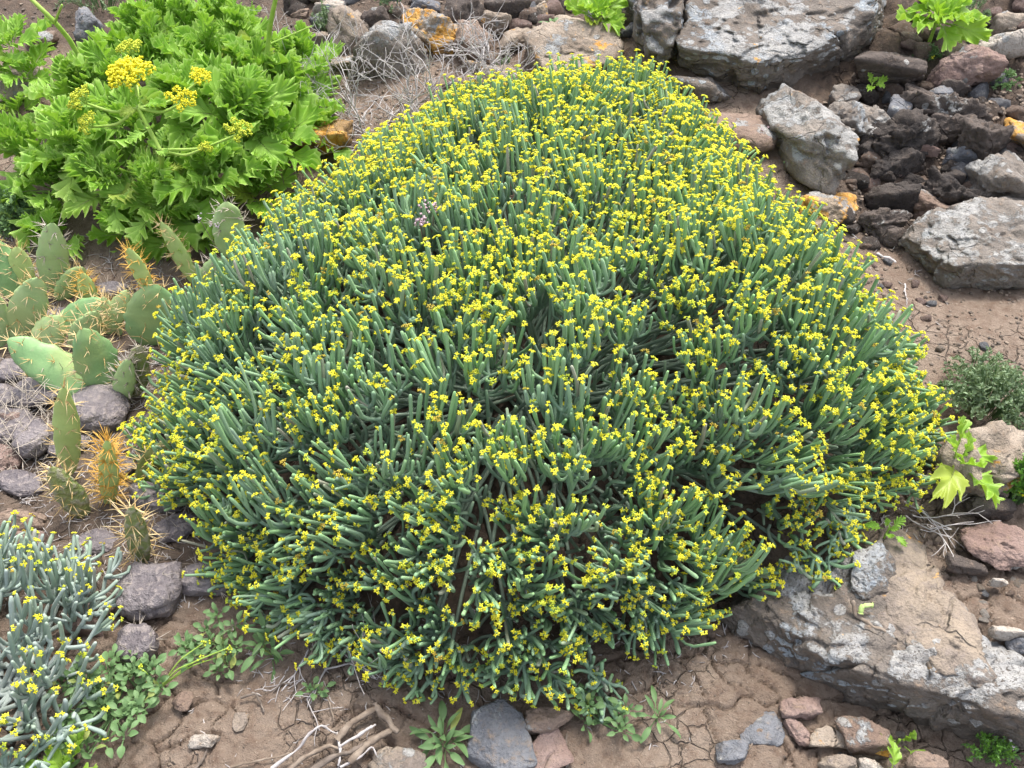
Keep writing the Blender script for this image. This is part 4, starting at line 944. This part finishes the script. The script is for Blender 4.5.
feathery(395, 12, 40, .12, 500, .012, 'weed_grey', 'thin green tuft behind the black stone')
feathery(970, 22, 46, .10, 500, .010, 'weed_grey', 'wispy grey-green tuft right of the lime-green plant')
feathery(925, 60, 40, .05, 500, .011, 'weed', 'small dark weed with two yellow flowers below the lime-green plant', [(0, 0, 'flower'), (0, 0, 'flower')])
feathery(998, 85, 50, .05, 500, .011, 'weed', 'small dark green weed on the rubble beside the reddish-brown rock')
feathery(100, 8, 90, .14, 1200, .012, 'weed_grey', 'dull green scrub behind the leafy plant')
feathery(985, 758, 56, .07, 700, .008, 'moss', 'small heathery sprig with a pink flower under the outcrop', [(0, 0, 'white_pink')])
feathery(222, 238, 60, .12, 800, .014, 'weed', 'thin grassy weed behind the cactus')
feathery(505, 72, 30, .06, 250, .011, 'weed_grey', 'small green tuft behind the shrub beside the dry twigs')
feathery(15, 228, 70, .12, 1400, .016, 'weed', 'dark green small-leaved weed behind the cactus')

# ---------------------------------------------------------------- prickly pears
def pad_mesh(L, W, th, bend, seed, origin):
    r = np.random.default_rng(seed); ns, na = 18, 18; s = np.linspace(0, 1, ns); a = np.arange(na) / na * 2 * math.pi
    hw = W * .5 * np.clip(np.sin(np.clip(s, .004, .996) ** .82 * math.pi), 0, 1) ** .55 * (.80 + .22 * s) * (1 + .045 * np.cos(s * 34 + r.uniform(0, 6))); tt = th * .5 * np.clip(np.sin(np.clip(s, .004, .996) * math.pi), 0, 1) ** .4
    X = hw[:, None] * np.cos(a)[None]; Z = tt[:, None] * np.sin(a)[None] * (1 + .08 * r.normal(size=(ns, 1))) + bend * L * (s ** 2)[:, None]; Y = np.repeat((s * L)[:, None], na, 1)
    V = np.stack([X, Y, Z], -1).reshape(-1, 3)
    nz = (vnoise(V * 28 + seed, seed) * .045 + vnoise(V * 70 + seed, seed + 3) * .015)[:, None] * W; V = V + nz * np.array([.8, .2, .7])
    i, j = np.meshgrid(np.arange(ns - 1), np.arange(na), indexing='ij'); i = i.ravel(); j = j.ravel(); j2 = (j + 1) % na
    Q = np.stack([i * na + j, i * na + j2, (i + 1) * na + j2, (i + 1) * na + j], -1); mb = MB(); mb.add(V, Q)
    # areoles
    A, N = [], []
    for row, sv in enumerate((.18, .36, .54, .72, .88)):
        k = int(np.clip(round(sv * (ns - 1)), 1, ns - 2)); n = 2
        for f in np.linspace(-.42, .42, n) + (.2 if row % 2 else -.1):
            for sd in (1, -1):
                A.append([hw[k] * f, sv * L, sd * tt[k] * math.sqrt(max(0, 1 - f * f)) + bend * L * sv ** 2]); N.append([f * .5, .25, sd * 1.0])
    for sv in np.linspace(.2, .97, 6):
        k = int(np.clip(round(sv * (ns - 1)), 1, ns - 1))
        for sd in (1, -1): A.append([sd * hw[k] * .98, sv * L, bend * L * sv ** 2]); N.append([sd, (sv - .4) * 1.3, r.normal() * .25])
    A.append([0, L, bend * L]); N.append([0, 1, 0])
    return mb, np.array(A), nrm(np.array(N))
def spines(A, N, length, count, wid=.0007, skip=.2):
    mb = MB(); ok = rng.random(len(A)) > skip; A, N = A[ok], N[ok]; i = np.repeat(np.arange(len(A)), count); n = len(i)
    d = nrm(N[i] + rng.normal(size=(n, 3)) * .55); ln = length * rng.uniform(.45, 1.15, n)
    b = A[i] - N[i] * .002; P = np.stack([b, b + d * (ln * .5)[:, None], b + d * ln[:, None]], 1)
    V, Q, T, _ = tubes(P, np.tile(np.array([1.2, .8, .12]), (n, 1)) * wid, 3); mb.add(V, Q, T); return mb
def cactus_root(px, py, label):
    g = ground(px, py); return thing('prickly_pear', g, label, 'cactus')
pseed = [0]
def pad(root, base, tip, w, mat, sp='spine', face=0, lean=.0, bdz=0, th=.25, splen=.034, nsp=4, bend=.06, by=None, skip=.15, wid=.0010):
    """base/tip in pixels; lean is how far the tip stands behind the base (m)"""
    pseed[0] += 1
    B = ground(base[0], base[1], bdz) if by is None else at_y(base[0], base[1], by)
    T = at_y(tip[0], tip[1], B[1] + lean); m = mpp((B + T) / 2); d = T - B; L = float(np.linalg.norm(d)); y = d / L
    v = nrm(CAM - (B + T) / 2); z = nrm(v - y * (v @ y)); x = np.cross(y, z); c, s = math.cos(math.radians(face)), math.sin(math.radians(face))
    x, z = x * c + z * s, z * c - x * s
    W = w * m; mb, A, N = pad_mesh(L * 1.04, W, max(.016, W * th), bend, pseed[0], O3)
    R = Matrix(np.vstack([np.hstack([np.stack([x, y, z], 1), (B - y * L * .03)[:, None]]), [0, 0, 0, 1]]).tolist())
    o = link('pad', mb.mesh('pad', M[mat]), root); o.matrix_local = Matrix.Translation(-root.location) @ R
    link('spines', spines(A, N, splen, nsp, wid, skip).mesh('spines', M[sp]), o, kind='stuff')
    return T
def make_cacti():
    A = cactus_root(60, 395, 'prickly pear clump with broad green pads below the leafy plant')
    pad(A, (97, 396), (10, 341), 46, 'pad_dark', 'spine', 0, .05)
    pad(A, (112, 392), (80, 328), 46, 'pad_dark', 'spine', -10, .03)
    pad(A, (14, 340), (40, 276), 38, 'pad', 'spine', 0, .05)
    pad(A, (55, 292), (52, 221), 33, 'pad', 'spine_grey', 5, .04)
    pad(A, (60, 300), (82, 266), 30, 'pad', 'spine', -20, .05)
    pad(A, (58, 334), (110, 302), 40, 'pad_dark', 'spine', 10, .06)
    pad(A, (120, 334), (104, 296), 16, 'pad', 'spine', 30, .04)
    pad(A, (22, 300), (-10, 240), 42, 'pad_dark', 'spine', -15, .05)
    pad(A, (2, 345), (-10, 290), 30, 'pad', 'spine', 0, .04)
    pad(A, (36, 352), (62, 316), 34, 'pad', 'spine', 10, .05)
    pad(A, (104, 334), (130, 290), 24, 'pad', 'spine', 20, .04)
    pad(A, (74, 350), (96, 310), 30, 'pad', 'spine', -15, .05)
    pad(A, (24, 296), (18, 246), 28, 'pad_lime', 'spine', 15, .04)
    pad(A, (120, 404), (130, 358), 24, 'pad', 'spine_grey', 10, .03)
    pad(A, (92, 312), (84, 272), 22, 'pad_lime', 'spine_orange', 25, .03)
    B = cactus_root(155, 330, 'prickly pear with one broad pad and two narrow upright pads beside the yellow-flowered shrub')
    pad(B, (150, 345), (154, 283), 58, 'pad_dark', 'spine', 0, .06)
    pad(B, (150, 292), (129, 247), 19, 'pad_lime', 'spine_orange', 25, .02, by=ground(150, 345)[1] + .05)
    pad(B, (196, 284), (163, 221), 20, 'pad_lime', 'spine', 30, .05)
    C = cactus_root(215, 290, 'prickly pear of two rounded pads behind tiny pale pink flowers, touching the shrub')
    pad(C, (205, 292), (222, 258), 32, 'pad', 'spine_grey', 10, .03)
    pad(C, (234, 258), (225, 201), 36, 'pad', 'spine_grey', 0, .04, by=ground(215, 290)[1] + .03)
    D = cactus_root(68, 470, 'tall narrow yellow-green prickly pear pad in front of the broad-padded clump')
    pad(D, (70, 472), (64, 383), 28, 'pad_lime', 'spine', 8, .03, th=.3)
    E = cactus_root(85, 520, 'leaning young prickly pear pad with a corky tip behind the grey shrub')
    pad(E, (86, 518), (50, 465), 29, 'pad_cork', 'spine', 10, .02, th=.35)
    F = cactus_root(109, 505, 'narrow prickly pear pad bristling with long orange spines')
    pad(F, (109, 505), (109, 437), 22, 'pad_lime', 'spine_orange', 15, .03, th=.45, splen=.042, nsp=9, skip=0)
    G = cactus_root(140, 562, 'corky brownish prickly pear pad beside the dead grey pads')
    pad(G, (143, 564), (132, 502), 25, 'pad_cork', 'spine', 15, .02, th=.4, splen=.045)
    Hh = cactus_root(138, 396, 'scarred grey-green prickly pear pad against the left side of the shrub')
    pad(Hh, (134, 396), (141, 343), 26, 'pad_cork', 'spine_grey', 0, .03)
    I = cactus_root(150, 490, 'olive-brown prickly pear pads half hidden under the left side of the shrub')
    pad(I, (140, 492), (170, 440), 34, 'pad_olive', 'spine', 0, .06)
    pad(I, (148, 486), (205, 462), 40, 'pad_olive', 'spine', 0, .04)
    def dead(px, py, w, h, label, sp=True, k=.35, mat='pad_dead', roll=0, yaw=0, lift=0, group=None):
        rock_seed[0] += 1; g = ground(px, py); m = mpp(g); W, D = w * m, h * m
        t = thing('dead_cactus_pad', g, label, 'cactus pad', group); Hh = min(W, D) * k
        u, F = ico(4); V = u * np.array([W / 2, D / 2 * 1.05, Hh]) * (1 - .35 * u[:, 2:3] ** 4) * (1 + .13 * fbm(u * 1.6 + px, 3, px)[:, None] + .05 * fbm(u * np.array([3, 3, 6.]) + px, 3, px + 9)[:, None]); V = V @ rot3(yaw, roll).T + np.array([0, 0, Hh * .6 + lift])
        mb = MB(); mb.add(V, None, F); o = link('pad', mb.mesh('pad', M[mat]), t)
        if sp:
            i = rng.choice(len(V), 22); N = nrm(V[i] - np.array([0, 0, Hh * .6 + lift])); ok = N[:, 2] > -.1
            link('spines', spines(V[i][ok], N[ok], .03, 3).mesh('spines', M['spine_grey' if mat == 'pad_dead' else 'spine']), o, kind='stuff')
    dead(103, 414, 56, 54, 'broad smooth grey dead pad below the two broad dark green pads', False, .3, roll=10)
    dead(42, 395, 60, 40, 'grey dead pad under the horizontal green pad', True, .3, roll=-10)
    dead(38, 447, 36, 40, 'blue-grey shrivelled spiny pad beside the tall narrow green pad', True, .5)
    dead(155, 598, 62, 60, 'large rounded grey dead pad lying on the ground left of the shrub', True, .4)
    dead(208, 584, 62, 34, 'elongated grey dead pad under the lower left edge of the shrub', True, .45)
    dead(141, 650, 42, 38, 'small pinkish-grey dead pad beside the round-leaved weed', True, .5)
    dead(158, 503, 56, 28, 'long grey dead pad beneath the olive-brown pads', True, .5, roll=10, yaw=-15)
    dead(12, 430, 50, 40, 'flat grey dead pad among dried spines', True, .3)
    for (px, py, w, h, yw) in ((70, 448, 40, 24, 20), (22, 486, 50, 26, -20), (98, 545, 40, 30, 10), (178, 530, 44, 30, 30), (112, 292, 30, 20, 0), (60, 318, 40, 20, 15), (160, 425, 34, 26, -30), (20, 372, 46, 30, 10), (120, 470, 30, 26, 40), (0, 400, 40, 30, 0)):
        dead(px, py, w, h, 'flat grey-brown dead pad fragment among dry spines under the prickly pears', True, .28, 'pad_dead', 6, yw, group='dead pad fragments under the prickly pears')
    # heap of old dry spines and threads
    g = ground(25, 432); t = thing('dried_spine_heap', g, 'tangle of dry whitish spines on the dead pads', 'spines'); n = 260
    b = np.stack([rng.normal(size=n) * .06, rng.normal(size=n) * .085, rng.uniform(.0, .09, n)], -1); d = nrm(rng.normal(size=(n, 3)) + np.array([0, 0, .25])); ln = rng.uniform(.02, .05, n)[:, None]
    V, Q, T, _ = tubes(np.stack([b - d * ln, b, b + d * ln], 1), np.tile(np.array([.8, 1, .2]), (n, 1)) * .0008, 4); mb = MB(); mb.add(V, Q, T); link('spines', mb.mesh('spines', M['spine_grey']), t, kind='stuff')
make_cacti()

# ---------------------------------------------------------------- dry twigs and dead wood
def twig_paths(p, d, L, r, depth, out, droop=.0, wob=.25):
    K = 6; pts = [p]
    for k in range(K - 1):
        d = nrm(d + rng.normal(size=3) * wob * .5 + np.array([0, 0, -droop])); pts.append(pts[-1] + d * L / (K - 1))
    pts = np.array(pts); out.append((pts, np.linspace(r, r * .6, K)))
    if depth > 0:
        for _ in range(int(rng.integers(2, 4))):
            k = int(rng.integers(2, K)); dd = nrm(nrm(pts[k] - pts[k - 1]) + rng.normal(size=3) * .7)
            twig_paths(pts[k], dd, L * rng.uniform(.5, .8), r * .66, depth - 1, out, droop, wob)
def twig_bush(px, py, n, L, r, label, spread, aim, name='dry_twig_bush', depth=3, mat='twig'):
    g = ground(px, py); t = thing(name, g, label, 'twigs')
    for i in range(n):
        out = []; o = np.array([rng.normal() * spread, rng.normal() * spread * .6, 0.0]); q = g + o; z = float(H0(q[0], q[1]))
        twig_paths(np.array([o[0], o[1], z - g[2]]), nrm(np.array(aim, float) + rng.normal(size=3) * .6 * np.array([1, 1, .5])), L * rng.uniform(.7, 1.2), r, depth, out)
        P = np.array([a for a, _ in out]); R = np.array([b for _, b in out])
        zz = H0(P[..., 0] + g[0], P[..., 1] + g[1]) - g[2] + .004; P[..., 2] = np.maximum(P[..., 2], zz)
        V, Q, T, _ = tubes(P, R, 5); mb = MB(); mb.add(V, Q, T); link('twig', mb.mesh('twig', M[mat]), t)
twig_bush(420, 122, 11, .18, .0029, 'dry leafless grey twig bush on pale earth behind the shrub', .06, (0, .15, .8))
twig_bush(475, 100, 7, .17, .0030, 'pale bare twigs in front of the pointed grey-brown rock', .05, (0, .15, .9))
twig_bush(500, 84, 7, .13, .0028, 'small tuft of whitish bare twigs beside the low tan rock', .03, (0, .1, 1))
twig_bush(372, 138, 15, .17, .0030, 'tangled dead twigs lying between the rusty rock and the shrub', .05, (-.5, .1, .35))
twig_bush(335, 100, 7, .16, .0025, 'thin dead twigs beside the edge of the leafy plant', .04, (-.2, .2, .7))
twig_bush(918, 512, 3, .09, .0018, 'few dry rootlets under the right rim of the shrub', .02, (.3, -.4, .3), depth=2)
twig_bush(330, 655, 4, .11, .0022, 'pale dry twigs under the lower left edge of the shrub', .03, (.2, -.6, .35), depth=2)
twig_bush(300, 635, 5, .12, .0014, 'thin dark rootlets in the shade under the shrub', .04, (.2, -.5, .2), depth=2, mat='wood_dark')

def stick(pts, r0, r1, mat, label, name='stick'):
    P = np.array([ground(px, py, dz) for (px, py, dz) in pts]); K = 16; xs = np.linspace(0, 1, len(P)); tt = np.linspace(0, 1, K)
    q = np.stack([np.interp(tt, xs, P[:, c]) for c in range(3)], -1); q[1:-1] = (q[:-2] + 2 * q[1:-1] + q[2:]) / 4
    q = q + fbm(q * 40, 2, int(pts[0][0]))[:, None] * .002
    V, Q, T, _ = tubes((q - P[0])[None], (np.linspace(r0, r1, K) * (1 + .18 * rng.normal(size=K)))[None], 9)
    V = V + vnoise(V * 90, 5)[:, None] * r0 * .25
    mb = MB(); mb.add(V, Q, T); link(name, mb.mesh(name, M[mat]), None, P[0], None, label, 'stick')
stick([(338, 738, .012), (352, 722, .018), (376, 708, .02)], 0.0061, 0.0050, 'wood', 'thick weathered stick rising from the dead wood pile towards the shrub')
stick([(374, 704, .02), (385, 718, .016), (398, 732, .012)], 0.0061, 0.0050, 'wood', 'short thick stub of dead wood next to the shrub edge')
stick([(340, 746, .02), (358, 736, .025), (376, 724, .03)], 0.0025, 0.0025, 'twig', 'straight slim grey stick on the dead wood pile')
stick([(350, 762, .015), (370, 742, .02), (390, 732, .02)], 0.0072, 0.0043, 'wood', 'flat knotted piece of driftwood on the dead wood pile')
stick([(272, 768, .006), (300, 748, .012), (308, 734, .03), (322, 724, .035), (336, 734, .01)], 0.0027, 0.0014, 'twig', 'pale arched twig at the left of the dead wood pile')
stick([(286, 772, .006), (304, 758, .012), (330, 745, .01), (345, 750, .01)], 0.0043, 0.0029, 'wood', 'grey stick at the bottom of the dead wood pile')
stick([(312, 770, .008), (330, 758, .016), (350, 752, .014), (365, 744, .012)], 0.0058, 0.0036, 'wood_dark', 'dark bent stick in the middle of the dead wood pile')
stick([(340, 768, .01), (362, 756, .02), (372, 746, .028), (376, 758, .02), (388, 760, .006)], 0.0020, 0.0012, 'twig', 'thin hooked twig at the right of the dead wood pile')
stick([(338, 732, .004), (341, 750, .02), (338, 766, .006)], 0.0025, 0.0022, 'twig', 'short twig lying across the dead wood pile')
stick([(230, 768, .003), (262, 760, .004), (290, 752, .004)], .0022, .0014, 'wood', 'thin twig flat on the cracked earth left of the dead wood pile')
stick([(240, 699, .003), (255, 694, .006), (262, 702, .005), (264, 712, .003)], .0024, .0016, 'wood_dark', 'curled dark rootlet on cracked earth')
stick([(330, 698, .003), (330, 708, .006), (334, 722, .004)], .0014, .0010, 'wood', 'short curved rootlet beside the tiny seedling')
stick([(273, 692, .003), (281, 684, .006), (291, 685, .004)], .0018, .0012, 'wood_dark', 'small arched dark rootlet near the pale dry twigs')
stick([(196, 768, .003), (204, 758, .004), (208, 748, .003)], .003, .0018, 'wood_dark', 'dark root stub below the small whitish stone')
stick([(718, 748, .004), (728, 743, .006), (740, 748, .006), (748, 752, .005), (752, 744, .004)], .0014, .001, 'wood', 'thin curled root beside the flush grey stone')
stick([(563, 758, .003), (566, 745, .006), (568, 732, .004)], .0022, .0016, 'wood_dark', 'thin dark twig upright beside the small-leaved weed')
stick([(843, 221, .008), (849, 228, .008), (856, 238, .006)], .003, .002, 'twig', 'pale straw lying on the earth below the flat orange-lichened rock')
stick([(838, 230, .008), (848, 227, .010), (856, 221, .008)], .0022, .0016, 'twig', 'second pale straw crossing the first below the flat orange-lichened rock')
stick([(876, 254, .008), (890, 258, .010), (896, 262, .006)], .004, .003, 'twig', 'pale broken twig beside the dark flat rock')
stick([(905, 284, .004), (905, 292, .006), (908, 300, .004)], .002, .0014, 'twig', 'bent straw on bare earth below the broad pale boulder')
stick([(852, 600, .128), (856, 614, .122), (870, 626, .120), (886, 632, .124)], .0038, .0028, 'wood', 'curved dry brown stem lying in the hollow of the outcrop')
stick([(860, 614, .128), (861, 608, .130), (866, 605, .130), (872, 606, .126)], .0055, .004, 'lime_caterpillar', 'curled fresh green stem piece in the hollow of the outcrop')

def litter():
    mb = MB()
    for (x0, y0, x1, y1, n, lo, hi) in ((-10, 360, 210, 610, 1150, 6, 20), (230, 600, 700, 700, 260, 5, 16), (280, 70, 480, 140, 160, 6, 16), (700, 560, 760, 660, 60, 5, 12), (880, 480, 930, 540, 40, 5, 14), (820, 200, 960, 330, 60, 4, 10), (0, 230, 260, 380, 420, 6, 18), (180, 640, 700, 768, 120, 4, 10)):
        for _ in range(n):
            g = ground(rng.uniform(x0, x1), rng.uniform(y0, y1)); m = mpp(g); L = m * rng.uniform(lo, hi); d = nrm(np.array([rng.normal(), rng.normal(), rng.normal() * .25])); c = nrm(np.cross(d, [0, 0, 1])) * L * rng.normal() * .12
            g[2] = float(H(np.array([g[0]]), np.array([g[1]]))[0]) + .002 + abs(d[2]) * L * .4
            V, Q, T, _ = tubes(np.array([[g - d * L / 2, g + c, g + d * L / 2]]), np.array([[.7, 1, .5]]) * rng.uniform(.0006, .0014), 4); mb.add(V, Q, T)
    link('dry_litter', mb.mesh('dry_litter', M['twig']), None, (0, 0, 0), 'stuff', 'fine dry straw and rootlets strewn over the ground', 'litter')
litter()

# thin pale flowering stalks over the weeds
def weed_stalks(px, py, label, ends):
    g = ground(px, py); t = thing('flowering_weed_stalk', g, label, 'weed'); ps = []
    for (ex, ey, h) in ends: e = ground(ex, ey, h); ps.append([g, (g + e) / 2 + np.array([0, 0, .02]), e])
    link('stalk', stalk_mesh(ps, [(.0018, .001)] * len(ps), M['stalk'], g, 5), t)
    for p in ps:
        V, T = octs(p[-1] + rng.normal(size=(7, 3)) * .004, .0028); f = MB(); f.add(V, None, T, None); link('bud', f.mesh('bud', M['umbel_green'], g), t)
weed_stalks(160, 688, 'thin pale green stalks arching from the round-leaved weed to the oval-leaved weed', [(228, 648, .06), (200, 660, .05), (205, 642, .07), (140, 668, .06), (225, 655, .03)])

def sprig(px, py, dz, mat, label, n, s, spread, blob, stem=.05, on_shrub=False):
    g = ground(px, py) if not on_shrub else None
    if on_shrub:
        p = at(px, py, .45)
        for _ in range(12):
            z, _r = shrub_surface(np.array([p[0]]), np.array([p[1]])); p = at(px, py, float(z[0]) + dz)
        g = p - np.array([0, 0, stem])
        g = np.array([g[0], g[1] , g[2]])
    t = thing('flower_sprig', g, label, 'flower'); ps = []; hd = MB()
    for i in range(n):
        e = g + np.array([rng.normal() * spread, rng.normal() * spread, stem + rng.uniform(0, .5) * spread]); ps.append([g, (g + e) / 2, e])
        V, T = octs(e + rng.normal(size=(blob, 3)) * s * .8, s * .5); hd.add(V, None, T)
    link('stalk', stalk_mesh(ps, [(.0012, .0009)] * n, M['wood'], g, 5), t); link('flowers', hd.mesh('flowers', M[mat], g), t, kind='stuff')
sprig(430, 208, .008, 'mauve', 'dried mauve flower sprig sticking out of the top of the shrub', 3, .007, .012, 12, .06, True)
sprig(422, 222, .008, 'mauve', 'second dried mauve flower sprig just below the first in the shrub', 3, .007, .014, 12, .06, True)
sprig(231, 272, .05, 'white_pink', 'tiny pale pink flowers in front of the rounded cactus pad', 6, .006, .016, 9, .17)
sprig(292, 212, .05, 'peach', 'peach-coloured seed heads between the leafy plant and the shrub', 7, .005, .04, 8, .15)
sprig(775, 152, .05, 'mauve', 'dried dusky flower heads on the earthy hump below the big boulder', 7, .004, .03, 8, .06)
